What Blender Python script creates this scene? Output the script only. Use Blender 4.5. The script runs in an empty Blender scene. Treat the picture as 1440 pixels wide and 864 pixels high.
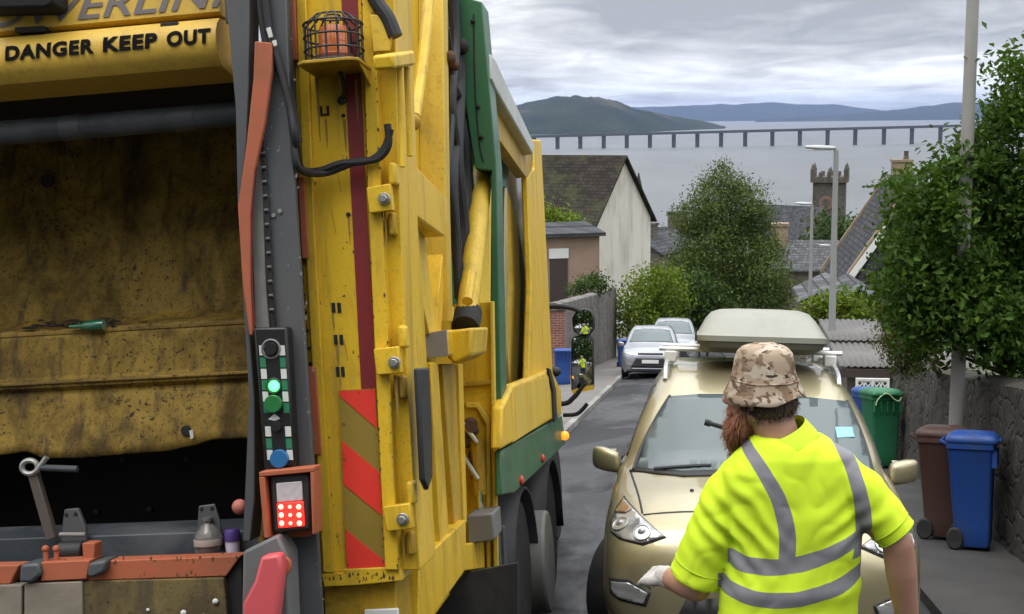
import bpy, bmesh, math, random
import numpy as np
from mathutils import Vector, Matrix, noise
from mathutils.bvhtree import BVHTree
R = math.radians
sc = bpy.context.scene
col = sc.collection
# ------------------------------------------------------------------ camera, sky, sun, exposure
CAM = Vector((0, 0, 2.1)); FPX = 1800.0
YAW, PITCH, ROLL = R(7.9), R(8.36), -.012
camd = bpy.data.cameras.new('camera'); cam = bpy.data.objects.new('camera', camd); col.objects.link(cam)
camd.sensor_width = 36; camd.lens = 36 * FPX / 1440; camd.clip_start = .05; camd.clip_end = 60000
CR = Matrix.Rotation(YAW, 3, 'Z') @ Matrix.Rotation(math.pi / 2 - PITCH, 3, 'X') @ Matrix.Rotation(ROLL, 3, 'Z')
cam.matrix_world = Matrix.Translation(CAM) @ CR.to_4x4()
camd.dof.use_dof = False
sc.camera = cam
SUN_EL, SUN_AZ = R(66), R(215)          # high veiled sun
world = bpy.data.worlds.new('World'); sc.world = world; world.use_nodes = True
SKY_STRENGTH, CLOUD_GAIN = .1, 1.22
def build_world():
    nt = world.node_tree; N = nt.nodes; L = nt.links; N.clear()
    out = N.new('ShaderNodeOutputWorld'); bg = N.new('ShaderNodeBackground'); bg.inputs[1].default_value = SKY_STRENGTH
    sky = N.new('ShaderNodeTexSky'); sky.sky_type = 'NISHITA'; sky.sun_disc = False
    sky.sun_elevation = SUN_EL; sky.sun_rotation = SUN_AZ
    tc = N.new('ShaderNodeTexCoord'); sep = N.new('ShaderNodeSeparateXYZ'); L.new(tc.outputs['Generated'], sep.inputs[0])
    # cloud deck: project the view direction on a flat layer high above, so clouds close up towards the horizon
    def mth(op, a, b=None, clamp=False):
        m = N.new('ShaderNodeMath'); m.operation = op; m.use_clamp = clamp
        for i, v in enumerate((a, b)):
            if v is None: continue
            if isinstance(v, (int, float)): m.inputs[i].default_value = v
            else: L.new(v, m.inputs[i])
        return m.outputs[0]
    zc = mth('ADD', mth('MAXIMUM', sep.outputs[2], 0.0), .085)
    px = mth('DIVIDE', sep.outputs[0], zc); py = mth('DIVIDE', sep.outputs[1], zc)
    cmb = N.new('ShaderNodeCombineXYZ'); L.new(px, cmb.inputs[0]); L.new(py, cmb.inputs[1])
    def nz(scale, detail, rough, dist=.0, loc=(0, 0, 0), sc_=(1, 1, 1)):
        mp = N.new('ShaderNodeMapping'); mp.inputs['Location'].default_value = loc; mp.inputs['Scale'].default_value = sc_
        L.new(cmb.outputs[0], mp.inputs[0])
        t = N.new('ShaderNodeTexNoise'); t.inputs['Scale'].default_value = scale; t.inputs['Detail'].default_value = detail
        t.inputs['Roughness'].default_value = rough; t.inputs['Distortion'].default_value = dist
        L.new(mp.outputs[0], t.inputs['Vector']); return t.outputs['Fac']
    n1 = nz(.62, 7, .52, .5, (3.4, 2.2, 0), (1.0, .62, 1)); n2 = nz(2.1, 6, .58, .9, (7.7, 2.3, 0), (1.0, .7, 1))
    f = mth('ADD', mth('MULTIPLY', n1, .72), mth('MULTIPLY', n2, .28))
    cr = N.new('ShaderNodeValToRGB'); L.new(f, cr.inputs[0]); e = cr.color_ramp.elements
    e[0].position = .40; e[0].color = (.36, .37, .40, 1); e[1].position = .605; e[1].color = (.95, .955, .96, 1)
    k = cr.color_ramp.elements.new(.462); k.color = (.49, .50, .525, 1)
    k = cr.color_ramp.elements.new(.525); k.color = (.65, .655, .67, 1)
    # breaks of brighter air low over the hills
    low = mth('MULTIPLY', mth('SUBTRACT', 1.0, mth('MULTIPLY', mth('ABSOLUTE', mth('SUBTRACT', sep.outputs[2], .018)), 38.0), True), mth('MULTIPLY', mth('SUBTRACT', nz(.9, 5, .55, .5, (1.3, 9.1, 0)), .36), 4.0, True))
    mixl = N.new('ShaderNodeMix'); mixl.data_type = 'RGBA'; L.new(mth('MULTIPLY', low, .85), mixl.inputs['Factor'])
    L.new(cr.outputs[0], mixl.inputs['A']); mixl.inputs['B'].default_value = (1.05, 1.10, 1.10, 1)
    # an overcast sky is about three times as bright overhead as at the horizon
    up = mth('ADD', .92, mth('MULTIPLY', mth('MAXIMUM', mth('SUBTRACT', sep.outputs[2], .16), 0.0), 2.6))
    g = mth('MULTIPLY', up, 10.0 * CLOUD_GAIN)
    mul = N.new('ShaderNodeVectorMath'); mul.operation = 'SCALE'; L.new(mixl.outputs['Result'], mul.inputs[0]); L.new(g, mul.inputs['Scale'])
    mix = N.new('ShaderNodeMix'); mix.data_type = 'RGBA'; mix.inputs['Factor'].default_value = .93
    L.new(sky.outputs[0], mix.inputs['A']); L.new(mul.outputs[0], mix.inputs['B'])
    L.new(mix.outputs['Result'], bg.inputs[0]); L.new(bg.outputs[0], out.inputs[0])
build_world()
sund = bpy.data.lights.new('sun', 'SUN'); sund.energy = 1.1; sund.angle = R(30); sund.color = (1, .96, .9)
sun = bpy.data.objects.new('sun', sund); col.objects.link(sun)
_d = Vector((math.sin(SUN_AZ) * math.cos(SUN_EL), math.cos(SUN_AZ) * math.cos(SUN_EL), math.sin(SUN_EL)))
sun.rotation_euler = _d.to_track_quat('Z', 'Y').to_euler(); sun.location = _d * 50
vs = sc.view_settings; vs.view_transform = 'Standard'; vs.look = 'None'; vs.exposure = .25; vs.gamma = 1; vs.use_curve_mapping = False
sc.render.engine = 'CYCLES'; cy = sc.cycles
cy.use_denoising = True; cy.max_bounces = 7; cy.diffuse_bounces = 3; cy.glossy_bounces = 3; cy.transmission_bounces = 4; cy.transparent_max_bounces = 6
cy.volume_bounces = 0; cy.sample_clamp_indirect = 6; cy.caustics_reflective = False; cy.caustics_refractive = False
cy.use_adaptive_sampling = True; cy.adaptive_threshold = .02
# ------------------------------------------------------------------ picture-to-place helpers
def ray(px, py): return CR @ Vector(((px - 720) / FPX, (432 - py) / FPX, -1.0))
def at(px, py, Y):                       # the point at street distance Y seen at a picture position
    r = ray(px, py); return CAM + r * (Y / r.y)
# ------------------------------------------------------------------ materials
def srgb(r, g, b):
    f = lambda c: (c / 255 / 12.92) if c / 255 <= .04045 else ((c / 255 + .055) / 1.055) ** 2.4
    return (f(r), f(g), f(b))
class Nd:
    def __init__(s, name):
        s.m = bpy.data.materials.new(name); s.m.use_nodes = True; s.nt = s.m.node_tree; s.N = s.nt.nodes; s.L = s.nt.links
        s.b = s.N['Principled BSDF']; s.out = s.N['Material Output']; s._tc = None
    def tc(s, k='Object'):
        if s._tc is None: s._tc = s.N.new('ShaderNodeTexCoord')
        return s._tc.outputs[k]
    def put(s, v, sock):
        if isinstance(v, (int, float)): sock.default_value = v
        elif isinstance(v, (tuple, list)): sock.default_value = tuple(v) + ((1,) if len(v) == 3 and len(sock.default_value) == 4 else ())
        else: s.L.new(v, sock)
    def math(s, op, a, b=None, clamp=False):
        m = s.N.new('ShaderNodeMath'); m.operation = op; m.use_clamp = clamp
        s.put(a, m.inputs[0])
        if b is not None: s.put(b, m.inputs[1])
        return m.outputs[0]
    def noise(s, scale, detail=4, rough=.55, stretch=(1, 1, 1), dist=0, loc=(0, 0, 0), out='Fac'):
        mp = s.N.new('ShaderNodeMapping'); mp.inputs['Scale'].default_value = stretch; mp.inputs['Location'].default_value = loc; s.L.new(s.tc(), mp.inputs[0])
        t = s.N.new('ShaderNodeTexNoise'); t.inputs['Scale'].default_value = scale; t.inputs['Detail'].default_value = detail
        t.inputs['Roughness'].default_value = rough; t.inputs['Distortion'].default_value = dist; s.L.new(mp.outputs[0], t.inputs[0]); return t.outputs[out]
    def vor(s, scale, stretch=(1, 1, 1), feature='F1', out='Distance', warp=0):
        mp = s.N.new('ShaderNodeMapping'); mp.inputs['Scale'].default_value = stretch; s.L.new(s.tc(), mp.inputs[0]); v = mp.outputs[0]
        if warp:
            a = s.N.new('ShaderNodeVectorMath'); a.operation = 'MULTIPLY_ADD'; s.L.new(s.noise(scale * .7, 3, out='Color'), a.inputs[0]); a.inputs[1].default_value = (warp,) * 3; s.L.new(v, a.inputs[2]); v = a.outputs[0]
        t = s.N.new('ShaderNodeTexVoronoi'); t.feature = feature; t.inputs['Scale'].default_value = scale; s.L.new(v, t.inputs['Vector']); return t.outputs[out]
    def ramp(s, f, stops):
        c = s.N.new('ShaderNodeValToRGB'); s.L.new(f, c.inputs[0]); e = c.color_ramp.elements
        while len(e) < len(stops): e.new(.5)
        for q, (p, cc) in zip(e, stops): q.position = p; q.color = tuple(cc) + (1,) if len(cc) == 3 else cc
        return c.outputs[0]
    def step(s, f, a, b):
        m = s.N.new('ShaderNodeMapRange'); m.clamp = True; s.put(f, m.inputs['Value']); s.put(a, m.inputs['From Min']); s.put(b, m.inputs['From Max']); return m.outputs[0]
    def mix(s, f, a, b, mode='MIX'):
        m = s.N.new('ShaderNodeMix'); m.data_type = 'RGBA'; m.blend_type = mode; s.put(f, m.inputs['Factor']); s.put(a, m.inputs['A']); s.put(b, m.inputs['B']); return m.outputs['Result']
    def bump(s, h, strength=.3, dist=.01):
        b = s.N.new('ShaderNodeBump'); b.inputs['Strength'].default_value = strength; b.inputs['Distance'].default_value = dist; s.L.new(h, b.inputs['Height'])
        s.L.new(b.outputs[0], s.b.inputs['Normal'])
    def base(s, c): s.put(c, s.b.inputs['Base Color'])
    def set(s, **k):
        NM = {'ior': 'IOR', 'specular_ior_level': 'Specular IOR Level'}
        for a, v in k.items(): s.put(v, s.b.inputs[NM.get(a) or a.replace('_', ' ').title()])
        return s
MATS = {}
def pbr(name, c, rough=.5, metal=0., var=.12, vs_=6., dirt=None, amt=.0, ds=3., dst=(1, 1, 1), dlo=.45, dhi=.7, bump=0., bs=60., coat=0., spec=.5):
    """a base colour that varies a little, optional dirt patches and fine relief"""
    if name in MATS: return MATS[name]
    n = Nd(name); cc = c
    if var: cc = n.mix(n.noise(vs_, 5, .6), [x * (1 - var) for x in c], [min(1, x * (1 + var)) for x in c])
    rr = rough
    if amt:
        f = n.math('MULTIPLY', n.step(n.noise(ds, 7, .68, dst, .4), dlo, dhi), amt)
        cc = n.mix(f, cc, dirt); rr = n.math('ADD', rough, n.math('MULTIPLY', f, .9 - rough))
    n.base(cc); n.put(rr, n.b.inputs['Roughness']); n.set(metallic=metal, coat_weight=coat); n.put(spec, n.b.inputs['Specular IOR Level'])
    if coat: n.b.inputs['Coat Roughness'].default_value = .06
    if bump: n.bump(n.noise(bs, 4), bump, .006)
    MATS[name] = n.m; return n.m
def glow(name, c, strength):
    if name in MATS: return MATS[name]
    n = Nd(name); n.base(c); n.set(roughness=.3); n.put(c, n.b.inputs['Emission Color']); n.b.inputs['Emission Strength'].default_value = strength
    MATS[name] = n.m; return n.m
# ------------------------------------------------------------------ mesh helpers
def prism(bm, front, vec):               # a polygon (3D points) pushed along vec
    a = [bm.verts.new(p) for p in front]; b = [bm.verts.new(Vector(p) + Vector(vec)) for p in front]; n = len(a)
    bm.faces.new(a); bm.faces.new(b[::-1])
    for i in range(n): bm.faces.new((a[i], b[i], b[(i + 1) % n], a[(i + 1) % n]))
def loftrings(bm, rings, cap=True, closed=True):
    V = [[bm.verts.new(p) for p in r] for r in rings]; n = len(V[0])
    for a, b in zip(V, V[1:]):
        for i in range(n if closed else n - 1): bm.faces.new((a[i], a[(i + 1) % n], b[(i + 1) % n], b[i]))
    if cap and closed:
        bm.faces.new(V[0][::-1]); bm.faces.new(V[-1])
def box(bm, lo, hi, M=None):
    x0, y0, z0 = lo; x1, y1, z1 = hi
    P = [Vector(p) for p in ((x0, y0, z0), (x1, y0, z0), (x1, y1, z0), (x0, y1, z0), (x0, y0, z1), (x1, y0, z1), (x1, y1, z1), (x0, y1, z1))]
    if M is not None: P = [M @ p for p in P]
    v = [bm.verts.new(p) for p in P]
    for f in ((3, 2, 1, 0), (4, 5, 6, 7), (0, 1, 5, 4), (1, 2, 6, 5), (2, 3, 7, 6), (3, 0, 4, 7)): bm.faces.new([v[i] for i in f])
def ring(c, ax, r, n=16, ry=None, up=None):
    ax = Vector(ax).normalized(); u = (Vector(up) if up else (Vector((0, 0, 1)) if abs(ax.z) < .9 else Vector((1, 0, 0)))); a = ax.cross(u).normalized(); b = a.cross(ax).normalized()
    ry = r if ry is None else ry
    return [Vector(c) + a * math.cos(t) * r + b * math.sin(t) * ry for t in [2 * math.pi * i / n for i in range(n)]]
def cyl(bm, p0, p1, r0, r1=None, n=16):
    p0, p1 = Vector(p0), Vector(p1); r1 = r0 if r1 is None else r1
    loftrings(bm, [ring(p0, p1 - p0, r0, n), ring(p1, p1 - p0, r1, n)])
def smooth_path(pts, k=6):
    pts = [Vector(p) for p in pts]
    if len(pts) < 3: return pts
    out = []
    for i in range(len(pts) - 1):
        p0, p1, p2, p3 = pts[max(i - 1, 0)], pts[i], pts[i + 1], pts[min(i + 2, len(pts) - 1)]
        for j in range(k):
            t = j / k; out.append(.5 * ((2 * p1) + (p2 - p0) * t + (2 * p0 - 5 * p1 + 4 * p2 - p3) * t * t + (3 * p1 - p0 - 3 * p2 + p3) * t ** 3))
    return out + [pts[-1]]
def tube(bm, pts, r, n=8, smooth=True, r1=None, k=6):
    pts = smooth_path(pts, k) if smooth else [Vector(p) for p in pts]
    rings = []; up = None
    for i, p in enumerate(pts):
        d = (pts[min(i + 1, len(pts) - 1)] - pts[max(i - 1, 0)]).normalized()
        if up is None: up = Vector((0, 0, 1)) if abs(d.z) < .9 else Vector((1, 0, 0))
        a = d.cross(up).normalized(); b = a.cross(d).normalized(); up = b
        rr = r if r1 is None else r + (r1 - r) * i / (len(pts) - 1)
        rings.append([p + a * math.cos(t) * rr + b * math.sin(t) * rr for t in [2 * math.pi * j / n for j in range(n)]])
    loftrings(bm, rings)
def lathe(bm, prof, c=(0, 0, 0), n=20, M=None):   # prof (r, z)
    rings = []
    for r, z in prof:
        ps = [Vector((math.cos(t) * r, math.sin(t) * r, z)) for t in [2 * math.pi * i / n for i in range(n)]]
        if M is not None: ps = [M @ p for p in ps]
        rings.append([Vector(c) + p for p in ps])
    loftrings(bm, rings)
def ball(bm, c, r, s=(1, 1, 1), u=16, v=10):
    M = Matrix.Translation(Vector(c)) @ Matrix.Diagonal((r * s[0], r * s[1], r * s[2], 1))
    bmesh.ops.create_uvsphere(bm, u_segments=u, v_segments=v, radius=1, matrix=M)
def obj(name, bm, mat, parent=None, smooth=True, bevel=0., angle=35, seg=2):
    me = bpy.data.meshes.new(name)
    if isinstance(bm, bpy.types.Mesh): me = bm
    else:
        bmesh.ops.recalc_face_normals(bm, faces=bm.faces); bm.to_mesh(me); bm.free()
    for m in (mat if isinstance(mat, (list, tuple)) else [mat]): me.materials.append(m)
    o = bpy.data.objects.new(name, me); col.objects.link(o)
    if smooth:
        me.polygons.foreach_set('use_smooth', [True] * len(me.polygons)); me.set_sharp_from_angle(angle=R(angle))
    if bevel:
        b = o.modifiers.new('bevel', 'BEVEL'); b.width = bevel; b.segments = seg; b.limit_method = 'ANGLE'; b.angle_limit = R(40); b.harden_normals = False
    if parent: o.parent = parent
    return o
def B(): return bmesh.new()
def tag(o, label, cat, group=None):
    o['label'] = label; o['category'] = cat
    if group: o['group'] = group
    return o
def kind(o, k): o['kind'] = k; return o
def thing(name, label, cat, M=None, group=None):
    o = bpy.data.objects.new(name, None); o.empty_display_size = .2; col.objects.link(o)
    if M is not None: o.matrix_world = M if isinstance(M, Matrix) else Matrix.Translation(Vector(M))
    return tag(o, label, cat, group)
def kids(o): return [c for c in bpy.data.objects if c.parent == o]
def dup(o, parent=None):
    c = o.copy(); col.objects.link(c); c.parent = parent
    for ch in kids(o): dup(ch, c)
    return c
def textmesh(s, size, bold=0., shear=0., spacing=1.):
    cu = bpy.data.curves.new('lettering', 'FONT'); cu.body = s; cu.size = size; cu.offset = bold; cu.shear = shear; cu.space_character = spacing; cu.resolution_u = 6
    o = bpy.data.objects.new('lettering', cu); col.objects.link(o); dg = bpy.context.evaluated_depsgraph_get()
    me = bpy.data.meshes.new_from_object(o.evaluated_get(dg)); bpy.data.objects.remove(o); return me
# ------------------------------------------------------------------ the lie of the land
SL = .151
def sstep(a, b, t): t = min(1, max(0, (t - a) / (b - a))); return t * t * (3 - 2 * t)
def zprof(y):
    if y < 95: z = -SL * y
    elif y < 690:
        t = (y - 95) / 595; z0 = -SL * 95
        z = z0 + (-61.5 - z0) * (1 - (1 - t) ** 2.1)
    else: z = -61.5 - min(6, (y - 690) * .05)
    return z + .2 * (1 - sstep(2.5, 7.5, y))
def camber(x):
    a = .050 * (x + .75) if x < -.75 else 0
    b = -.022 * (x - .1) if x > .1 else 0
    return max(a, -.16) + max(b, -.06)
def gz(x, y): return zprof(y) + camber(x)
# ------------------------------------------------------------------ setting: ground, road, pavements, water, hills
def grid(name, us, vs2, fn, mat, kd='structure', uvname=None):
    nu, nv = len(us), len(vs2)
    V = [fn(u, v) for u in us for v in vs2]
    F_ = [(i * nv + j, (i + 1) * nv + j, (i + 1) * nv + j + 1, i * nv + j + 1) for i in range(nu - 1) for j in range(nv - 1)]
    me = bpy.data.meshes.new(name); me.from_pydata([tuple(p) for p in V], [], F_); me.update()
    o = obj(name, me, mat, angle=60)
    if me.polygons and sum(p.normal.z for p in me.polygons) < 0: me.flip_normals()
    if kd: o['kind'] = kd
    return o
def lin(a, b, n): return [a + (b - a) * i / (n - 1) for i in range(n)]
# materials of the setting
def m_ground():
    n = Nd('garden soil and grass'); a = n.noise(.6, 6, .6); b = n.noise(.03, 5, .6, loc=(3, 4, 0))
    c = n.ramp(a, [(.3, (.035, .045, .018)), (.55, (.055, .075, .025)), (.75, (.09, .085, .05))])
    n.base(n.mix(n.step(b, .45, .6), c, (.075, .08, .06))); n.set(roughness=.95); n.bump(n.noise(8, 5), .5, .05); return n.m
def m_road():
    n = Nd('asphalt'); fine = n.noise(90, 3, .7); big = n.noise(.55, 5, .6, (1, .35, 1), .3); mid = n.noise(3.2, 6, .65, (1, .4, 1))
    c = n.mix(n.step(big, .35, .65), (.009, .0095, .011), (.026, .0265, .028)); c = n.mix(n.math('MULTIPLY', n.step(mid, .5, .75), .55), c, (.018, .019, .021))
    patch = n.step(n.vor(.32, (1, .5, 1), out='Color'), .6, .62); c = n.mix(n.math('MULTIPLY', patch, .6), c, (.052, .053, .056))
    c = n.mix(n.math('MULTIPLY', n.step(fine, .55, .75), .5), c, (.06, .06, .064)); n.base(c)
    ck = n.step(n.vor(.55, (1, .6, 1), 'DISTANCE_TO_EDGE', warp=.9), .012, .004); c = n.mix(n.math('MULTIPLY', ck, n.step(n.noise(.7, 3, loc=(2, 2, 2)), .45, .55)), c, (.008, .008, .009)); n.base(c)
    wet = n.step(n.noise(.8, 5, .6, (1, .3, 1), .5, (5, 2, 0)), .47, .60)
    n.put(n.math('SUBTRACT', .78, n.math('MULTIPLY', wet, .44)), n.b.inputs['Roughness']); n.set(specular_ior_level=.32); n.bump(fine, .35, .004); return n.m
def m_pave(nm, c1, c2):
    n = Nd(nm); fine = n.noise(70, 3, .7); big = n.noise(1.1, 6, .65)
    c = n.mix(n.step(big, .35, .68), c1, c2); c = n.mix(n.math('MULTIPLY', n.step(fine, .55, .8), .35), c, (.2, .19, .18))
    c = n.mix(n.math('MULTIPLY', n.step(n.noise(4.5, 6, .7, loc=(9, 1, 0)), .58, .72), .55), c, (.035, .034, .03)); n.base(c)
    n.set(roughness=.8); n.bump(fine, .3, .004); return n.m
def m_kerb():
    n = Nd('kerb stones'); sp = n.N.new('ShaderNodeSeparateXYZ'); n.L.new(n.tc(), sp.inputs[0]); t = n.math('MULTIPLY', sp.outputs[1], 1.1)
    wn = n.N.new('ShaderNodeTexWhiteNoise'); wn.noise_dimensions = '1D'; n.L.new(n.math('FLOOR', t), wn.inputs['W'])
    c = n.mix(n.step(wn.outputs[0], .2, 1), (.16, .155, .145), (.34, .33, .31)); fr = n.math('FRACT', t); j = n.math('LESS_THAN', fr, .03)
    c = n.mix(j, c, (.05, .05, .05)); c = n.mix(n.math('MULTIPLY', n.step(n.noise(6, 6, .7), .5, .7), .6), c, (.09, .085, .08)); n.base(c); n.set(roughness=.85); n.bump(n.noise(40, 4), .3, .005); return n.m
def m_water():
    n = Nd('estuary water'); a = n.noise(.012, 6, .6, (1, .25, 1), .4); n.base(n.mix(n.step(a, .35, .7), (.075, .083, .087), (.115, .122, .126)))
    n.set(roughness=.38, specular_ior_level=.33); n.bump(n.noise(.12, 5, .6, (1, .35, 1)), .5, 1.2); return n.m
def m_hill(nm, c1, c2, c3, s):
    n = Nd(nm); a = n.noise(s, 7, .65); b = n.vor(s * 1.2, (1, 1, .3), out='Color', warp=.2)
    c = n.mix(n.step(a, .35, .62), c1, c2); sp = n.N.new('ShaderNodeSeparateColor'); n.L.new(b, sp.inputs[0])
    c = n.mix(n.math('MULTIPLY', n.step(sp.outputs[0], .90, .92), .7), c, c3); n.base(c); n.set(roughness=1., specular_ior_level=.1); n.bump(n.noise(s * 12, 5), .8, 30); return n.m
ys_t = lin(-25, 60, 60) + lin(64, 200, 35) + lin(215, 760, 40)
xs_t = lin(-700, -40, 24) + lin(-30, 40, 36) + lin(55, 500, 24)
grid('ground', xs_t, ys_t, lambda x, y: (x, y, gz(x, y) - .03 + (noise.noise((x * .02, y * .02, 0)) * 2.5 * sstep(60, 140, y))), m_ground())
def xl(y): return -2.03 - 2.2 * (1 - sstep(15, 21, y))
def xr(y): return 1.72
ys_r = lin(-20, 10, 40) + lin(10.5, 72, 100)
def strip(name, fa, fb, n, dz, mat, ys=ys_r):
    def fn(y, t): x = fa(y) + (fb(y) - fa(y)) * t; return (x, y, gz(x, y) + dz)
    return grid(name, ys, lin(0, 1, n), fn, mat)
strip('road', xl, xr, 9, .0, m_road())
m_pv = m_pave('worn asphalt footway', (.040, .038, .037), (.066, .063, .060)); m_pl = m_pave('concrete footway', (.115, .105, .095), (.17, .158, .145)); m_kb = m_kerb()
def kerbline(name, f, side, h):
    bm = B(); rings = []
    for y in ys_r:
        x = f(y); z = gz(x, y); s = side * .13
        rings.append([Vector((x, y, z - .05)), Vector((x + s * .1, y, z + h)), Vector((x + s, y, z + h)), Vector((x + s, y, z - .05))])
    loftrings(bm, rings); o = obj(name, bm, m_kb, angle=30); return kind(o, 'structure')
kerbline('left_kerb', xl, -1, .10); m_kb = m_pv; kerbline('right_kerb', xr, 1, .074)
WR = lambda y: 2.74 + .014 * (y - 9)            # foot of the right-hand garden wall
strip('left_pavement', lambda y: xl(y) - .12, lambda y: xl(y) - 2.0, 5, .096, m_pl)
strip('right_pavement', lambda y: xr(y) + .12, lambda y: WR(y) + .1, 5, .071, m_pv)
# estuary
SEA = -60.0
n_ = lin(-1, 1, 40)
grid('water', [-30000, -6000, -1500, 0, 1500, 6000, 30000], [420, 900, 2500, 6000, 12000, 26000], lambda x, y: (x, y, SEA), m_water())
def interp(px, tab):
    for (a, b), (c, d) in zip(tab, tab[1:]):
        if a <= px <= c: return b + (d - b) * (px - a) / (c - a)
    return tab[0][1] if px < tab[0][0] else tab[-1][1]
def hill(name, tab, x0, x1, Y0, depth, mat, nx, rough, skew=.5):
    def fn(px, t):
        y0 = Y0(px); ym = y0 + depth * skew; top = at(px, interp(px, tab), ym).z; h = max(0, top - SEA)
        s = math.sin(min(1, t / skew) * math.pi / 2) ** .8 if t <= skew else math.cos((t - skew) / (1 - skew) * math.pi / 2)
        Y = y0 + depth * t; p = at(px, 300, Y)
        e = 1 - abs(2 * t - 1)
        return (p.x, Y, SEA - 1.5 + h * s + (noise.noise((px * .05, t * 5, 1)) * .7 + noise.noise((px * .2, t * 14, 4)) * .3) * rough * e * h + noise.noise((px * .9, t * 60, 7)) * .035 * e * h)
    return grid(name, lin(x0, x1, nx), lin(0, 1, 60), fn, mat)
hill('near_hill', [(560, 172), (640, 158), (700, 151), (735, 146), (760, 140), (785, 137), (815, 136), (845, 137), (868, 144), (890, 153), (915, 157), (945, 163), (975, 168), (1000, 173), (1020, 179), (1030, 182)],
     560, 1030, lambda px: 5000 + (1500 * sstep(850, 1025, px)), 2200, m_hill('wooded hillside', (.010, .018, .009), (.030, .038, .018), (.11, .09, .055), .0032), 420, .10)
hill('far_hills', [(600, 156), (900, 151), (950, 149), (1000, 148), (1040, 146.5), (1075, 145.5), (1130, 147), (1172, 147.5), (1195, 151), (1220, 154), (1262, 158), (1270, 163)],
     600, 1280, lambda px: 17000, 3500, m_hill('moorland', (.012, .018, .014), (.022, .028, .02), (.05, .045, .035), .0011), 120, .12)
hill('headland', [(1060, 168), (1110, 166), (1180, 161), (1225, 158), (1262, 154), (1295, 149), (1325, 146), (1350, 144.5), (1420, 146), (1560, 150)],
     1060, 1560, lambda px: 13500, 3000, MATS.get('x') or m_hill('headland woods', (.010, .016, .012), (.02, .026, .018), (.045, .04, .03), .0013), 100, .12)
# road bridge over the estuary
m_bd = pbr('bridge concrete', (.12, .125, .135), .85, var=.1, vs_=.02); m_bp = pbr('bridge pier concrete', (.055, .06, .07), .9, var=.15, vs_=.05)
bridge = thing('road_bridge', 'long low road bridge on a row of slender dark piers crossing the grey estuary', 'bridge', at(1047, 203, 2700))
def bY(px): return 2640 + 160 * (px - 785) / 520
inv = bridge.matrix_world.inverted()
bm = B(); rr = []
for px in range(560, 1560, 20):
    Y = bY(px); zt = at(px, 190.5 - 15.2 * (px - 745) / 605, Y).z; x = at(px, 200, Y).x
    p = Vector((x, Y, zt)) - bridge.location
    rr.append([p + Vector((0, -7, 0)), p + Vector((0, 7, 0)), p + Vector((0, 5, -5.5)), p + Vector((0, -5, -5.5))])
loftrings(bm, rr); obj('deck', bm, m_bd, bridge)
for px in (719, 751, 784, 816, 849, 881.4, 914, 947.5, 980.6, 1014, 1047.8, 1086, 1124.7, 1163.6, 1202.5, 1242.8, 1282, 1322, 1362, 1402, 1443):
    Y = bY(px); zt = at(px, 190.5 - 15.2 * (px - 745) / 605, Y).z - 5.5; x = at(px, 200, Y).x
    bm = B(); l = Vector((x, Y, 0)) - bridge.location
    for o_ in (-1.9, 1.9): loftrings(bm, [ring((l.x + o_, l.y, SEA - bridge.location.z - 2), (0, 0, 1), 1.7, 10, 2.4), ring((l.x + o_ * 1.2, l.y, zt - bridge.location.z), (0, 0, 1), 1.4, 10, 2.2)])
    box(bm, (l.x - 4.2, l.y - 3, SEA - bridge.location.z - 2), (l.x + 4.2, l.y + 3, SEA - bridge.location.z + 3)); box(bm, (l.x - 4.2, l.y - 3, zt - 2.2 - bridge.location.z), (l.x + 4.2, l.y + 3, zt - bridge.location.z))
    obj('pier', bm, m_bp, bridge)
# air between here and the far hills
bm = B(); box(bm, (-31000, -60, -69.5), (31000, 26500, 330)); hz = obj('haze', bm, [], smooth=False)
hm = bpy.data.materials.new('haze'); hm.use_nodes = True; hn = hm.node_tree; hn.nodes.clear()
ho = hn.nodes.new('ShaderNodeOutputMaterial'); pv = hn.nodes.new('ShaderNodeVolumePrincipled')
pv.inputs['Color'].default_value = (.44, .60, 1, 1); pv.inputs['Density'].default_value = 3.2e-5; pv.inputs['Anisotropy'].default_value = .1
hn.links.new(pv.outputs[0], ho.inputs['Volume']); hz.data.materials.append(hm); hz['kind'] = 'stuff'
# ------------------------------------------------------------------ stone walls
def m_stone(nm, c1, c2, c3, s=3.6, st=(1, 1, 1.5), mort=(.17, .16, .145)):
    n = Nd(nm); d = n.vor(s, st, 'DISTANCE_TO_EDGE', warp=.25); ce = n.vor(s, st, 'F1', 'Color', warp=.25)
    sp = n.N.new('ShaderNodeSeparateColor'); n.L.new(ce, sp.inputs[0]); c = n.ramp(sp.outputs[0], [(0, c1), (.5, c2), (1, c3)])
    c = n.mix(n.math('MULTIPLY', n.step(n.noise(14, 6, .7), .42, .7), .5), c, [x * .45 for x in c1]); c = n.mix(n.step(d, .05, .02), c, mort)
    c = n.mix(n.math('MULTIPLY', n.step(n.noise(1.3, 6, .7, (1, 1, .3)), .5, .68), .6), c, (.035, .037, .026)); n.base(c); n.set(roughness=.92)
    h = n.math('ADD', n.step(d, 0, .12), n.math('MULTIPLY', n.noise(25, 5, .65), .5)); n.bump(h, .8, .03); return n.m
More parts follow.
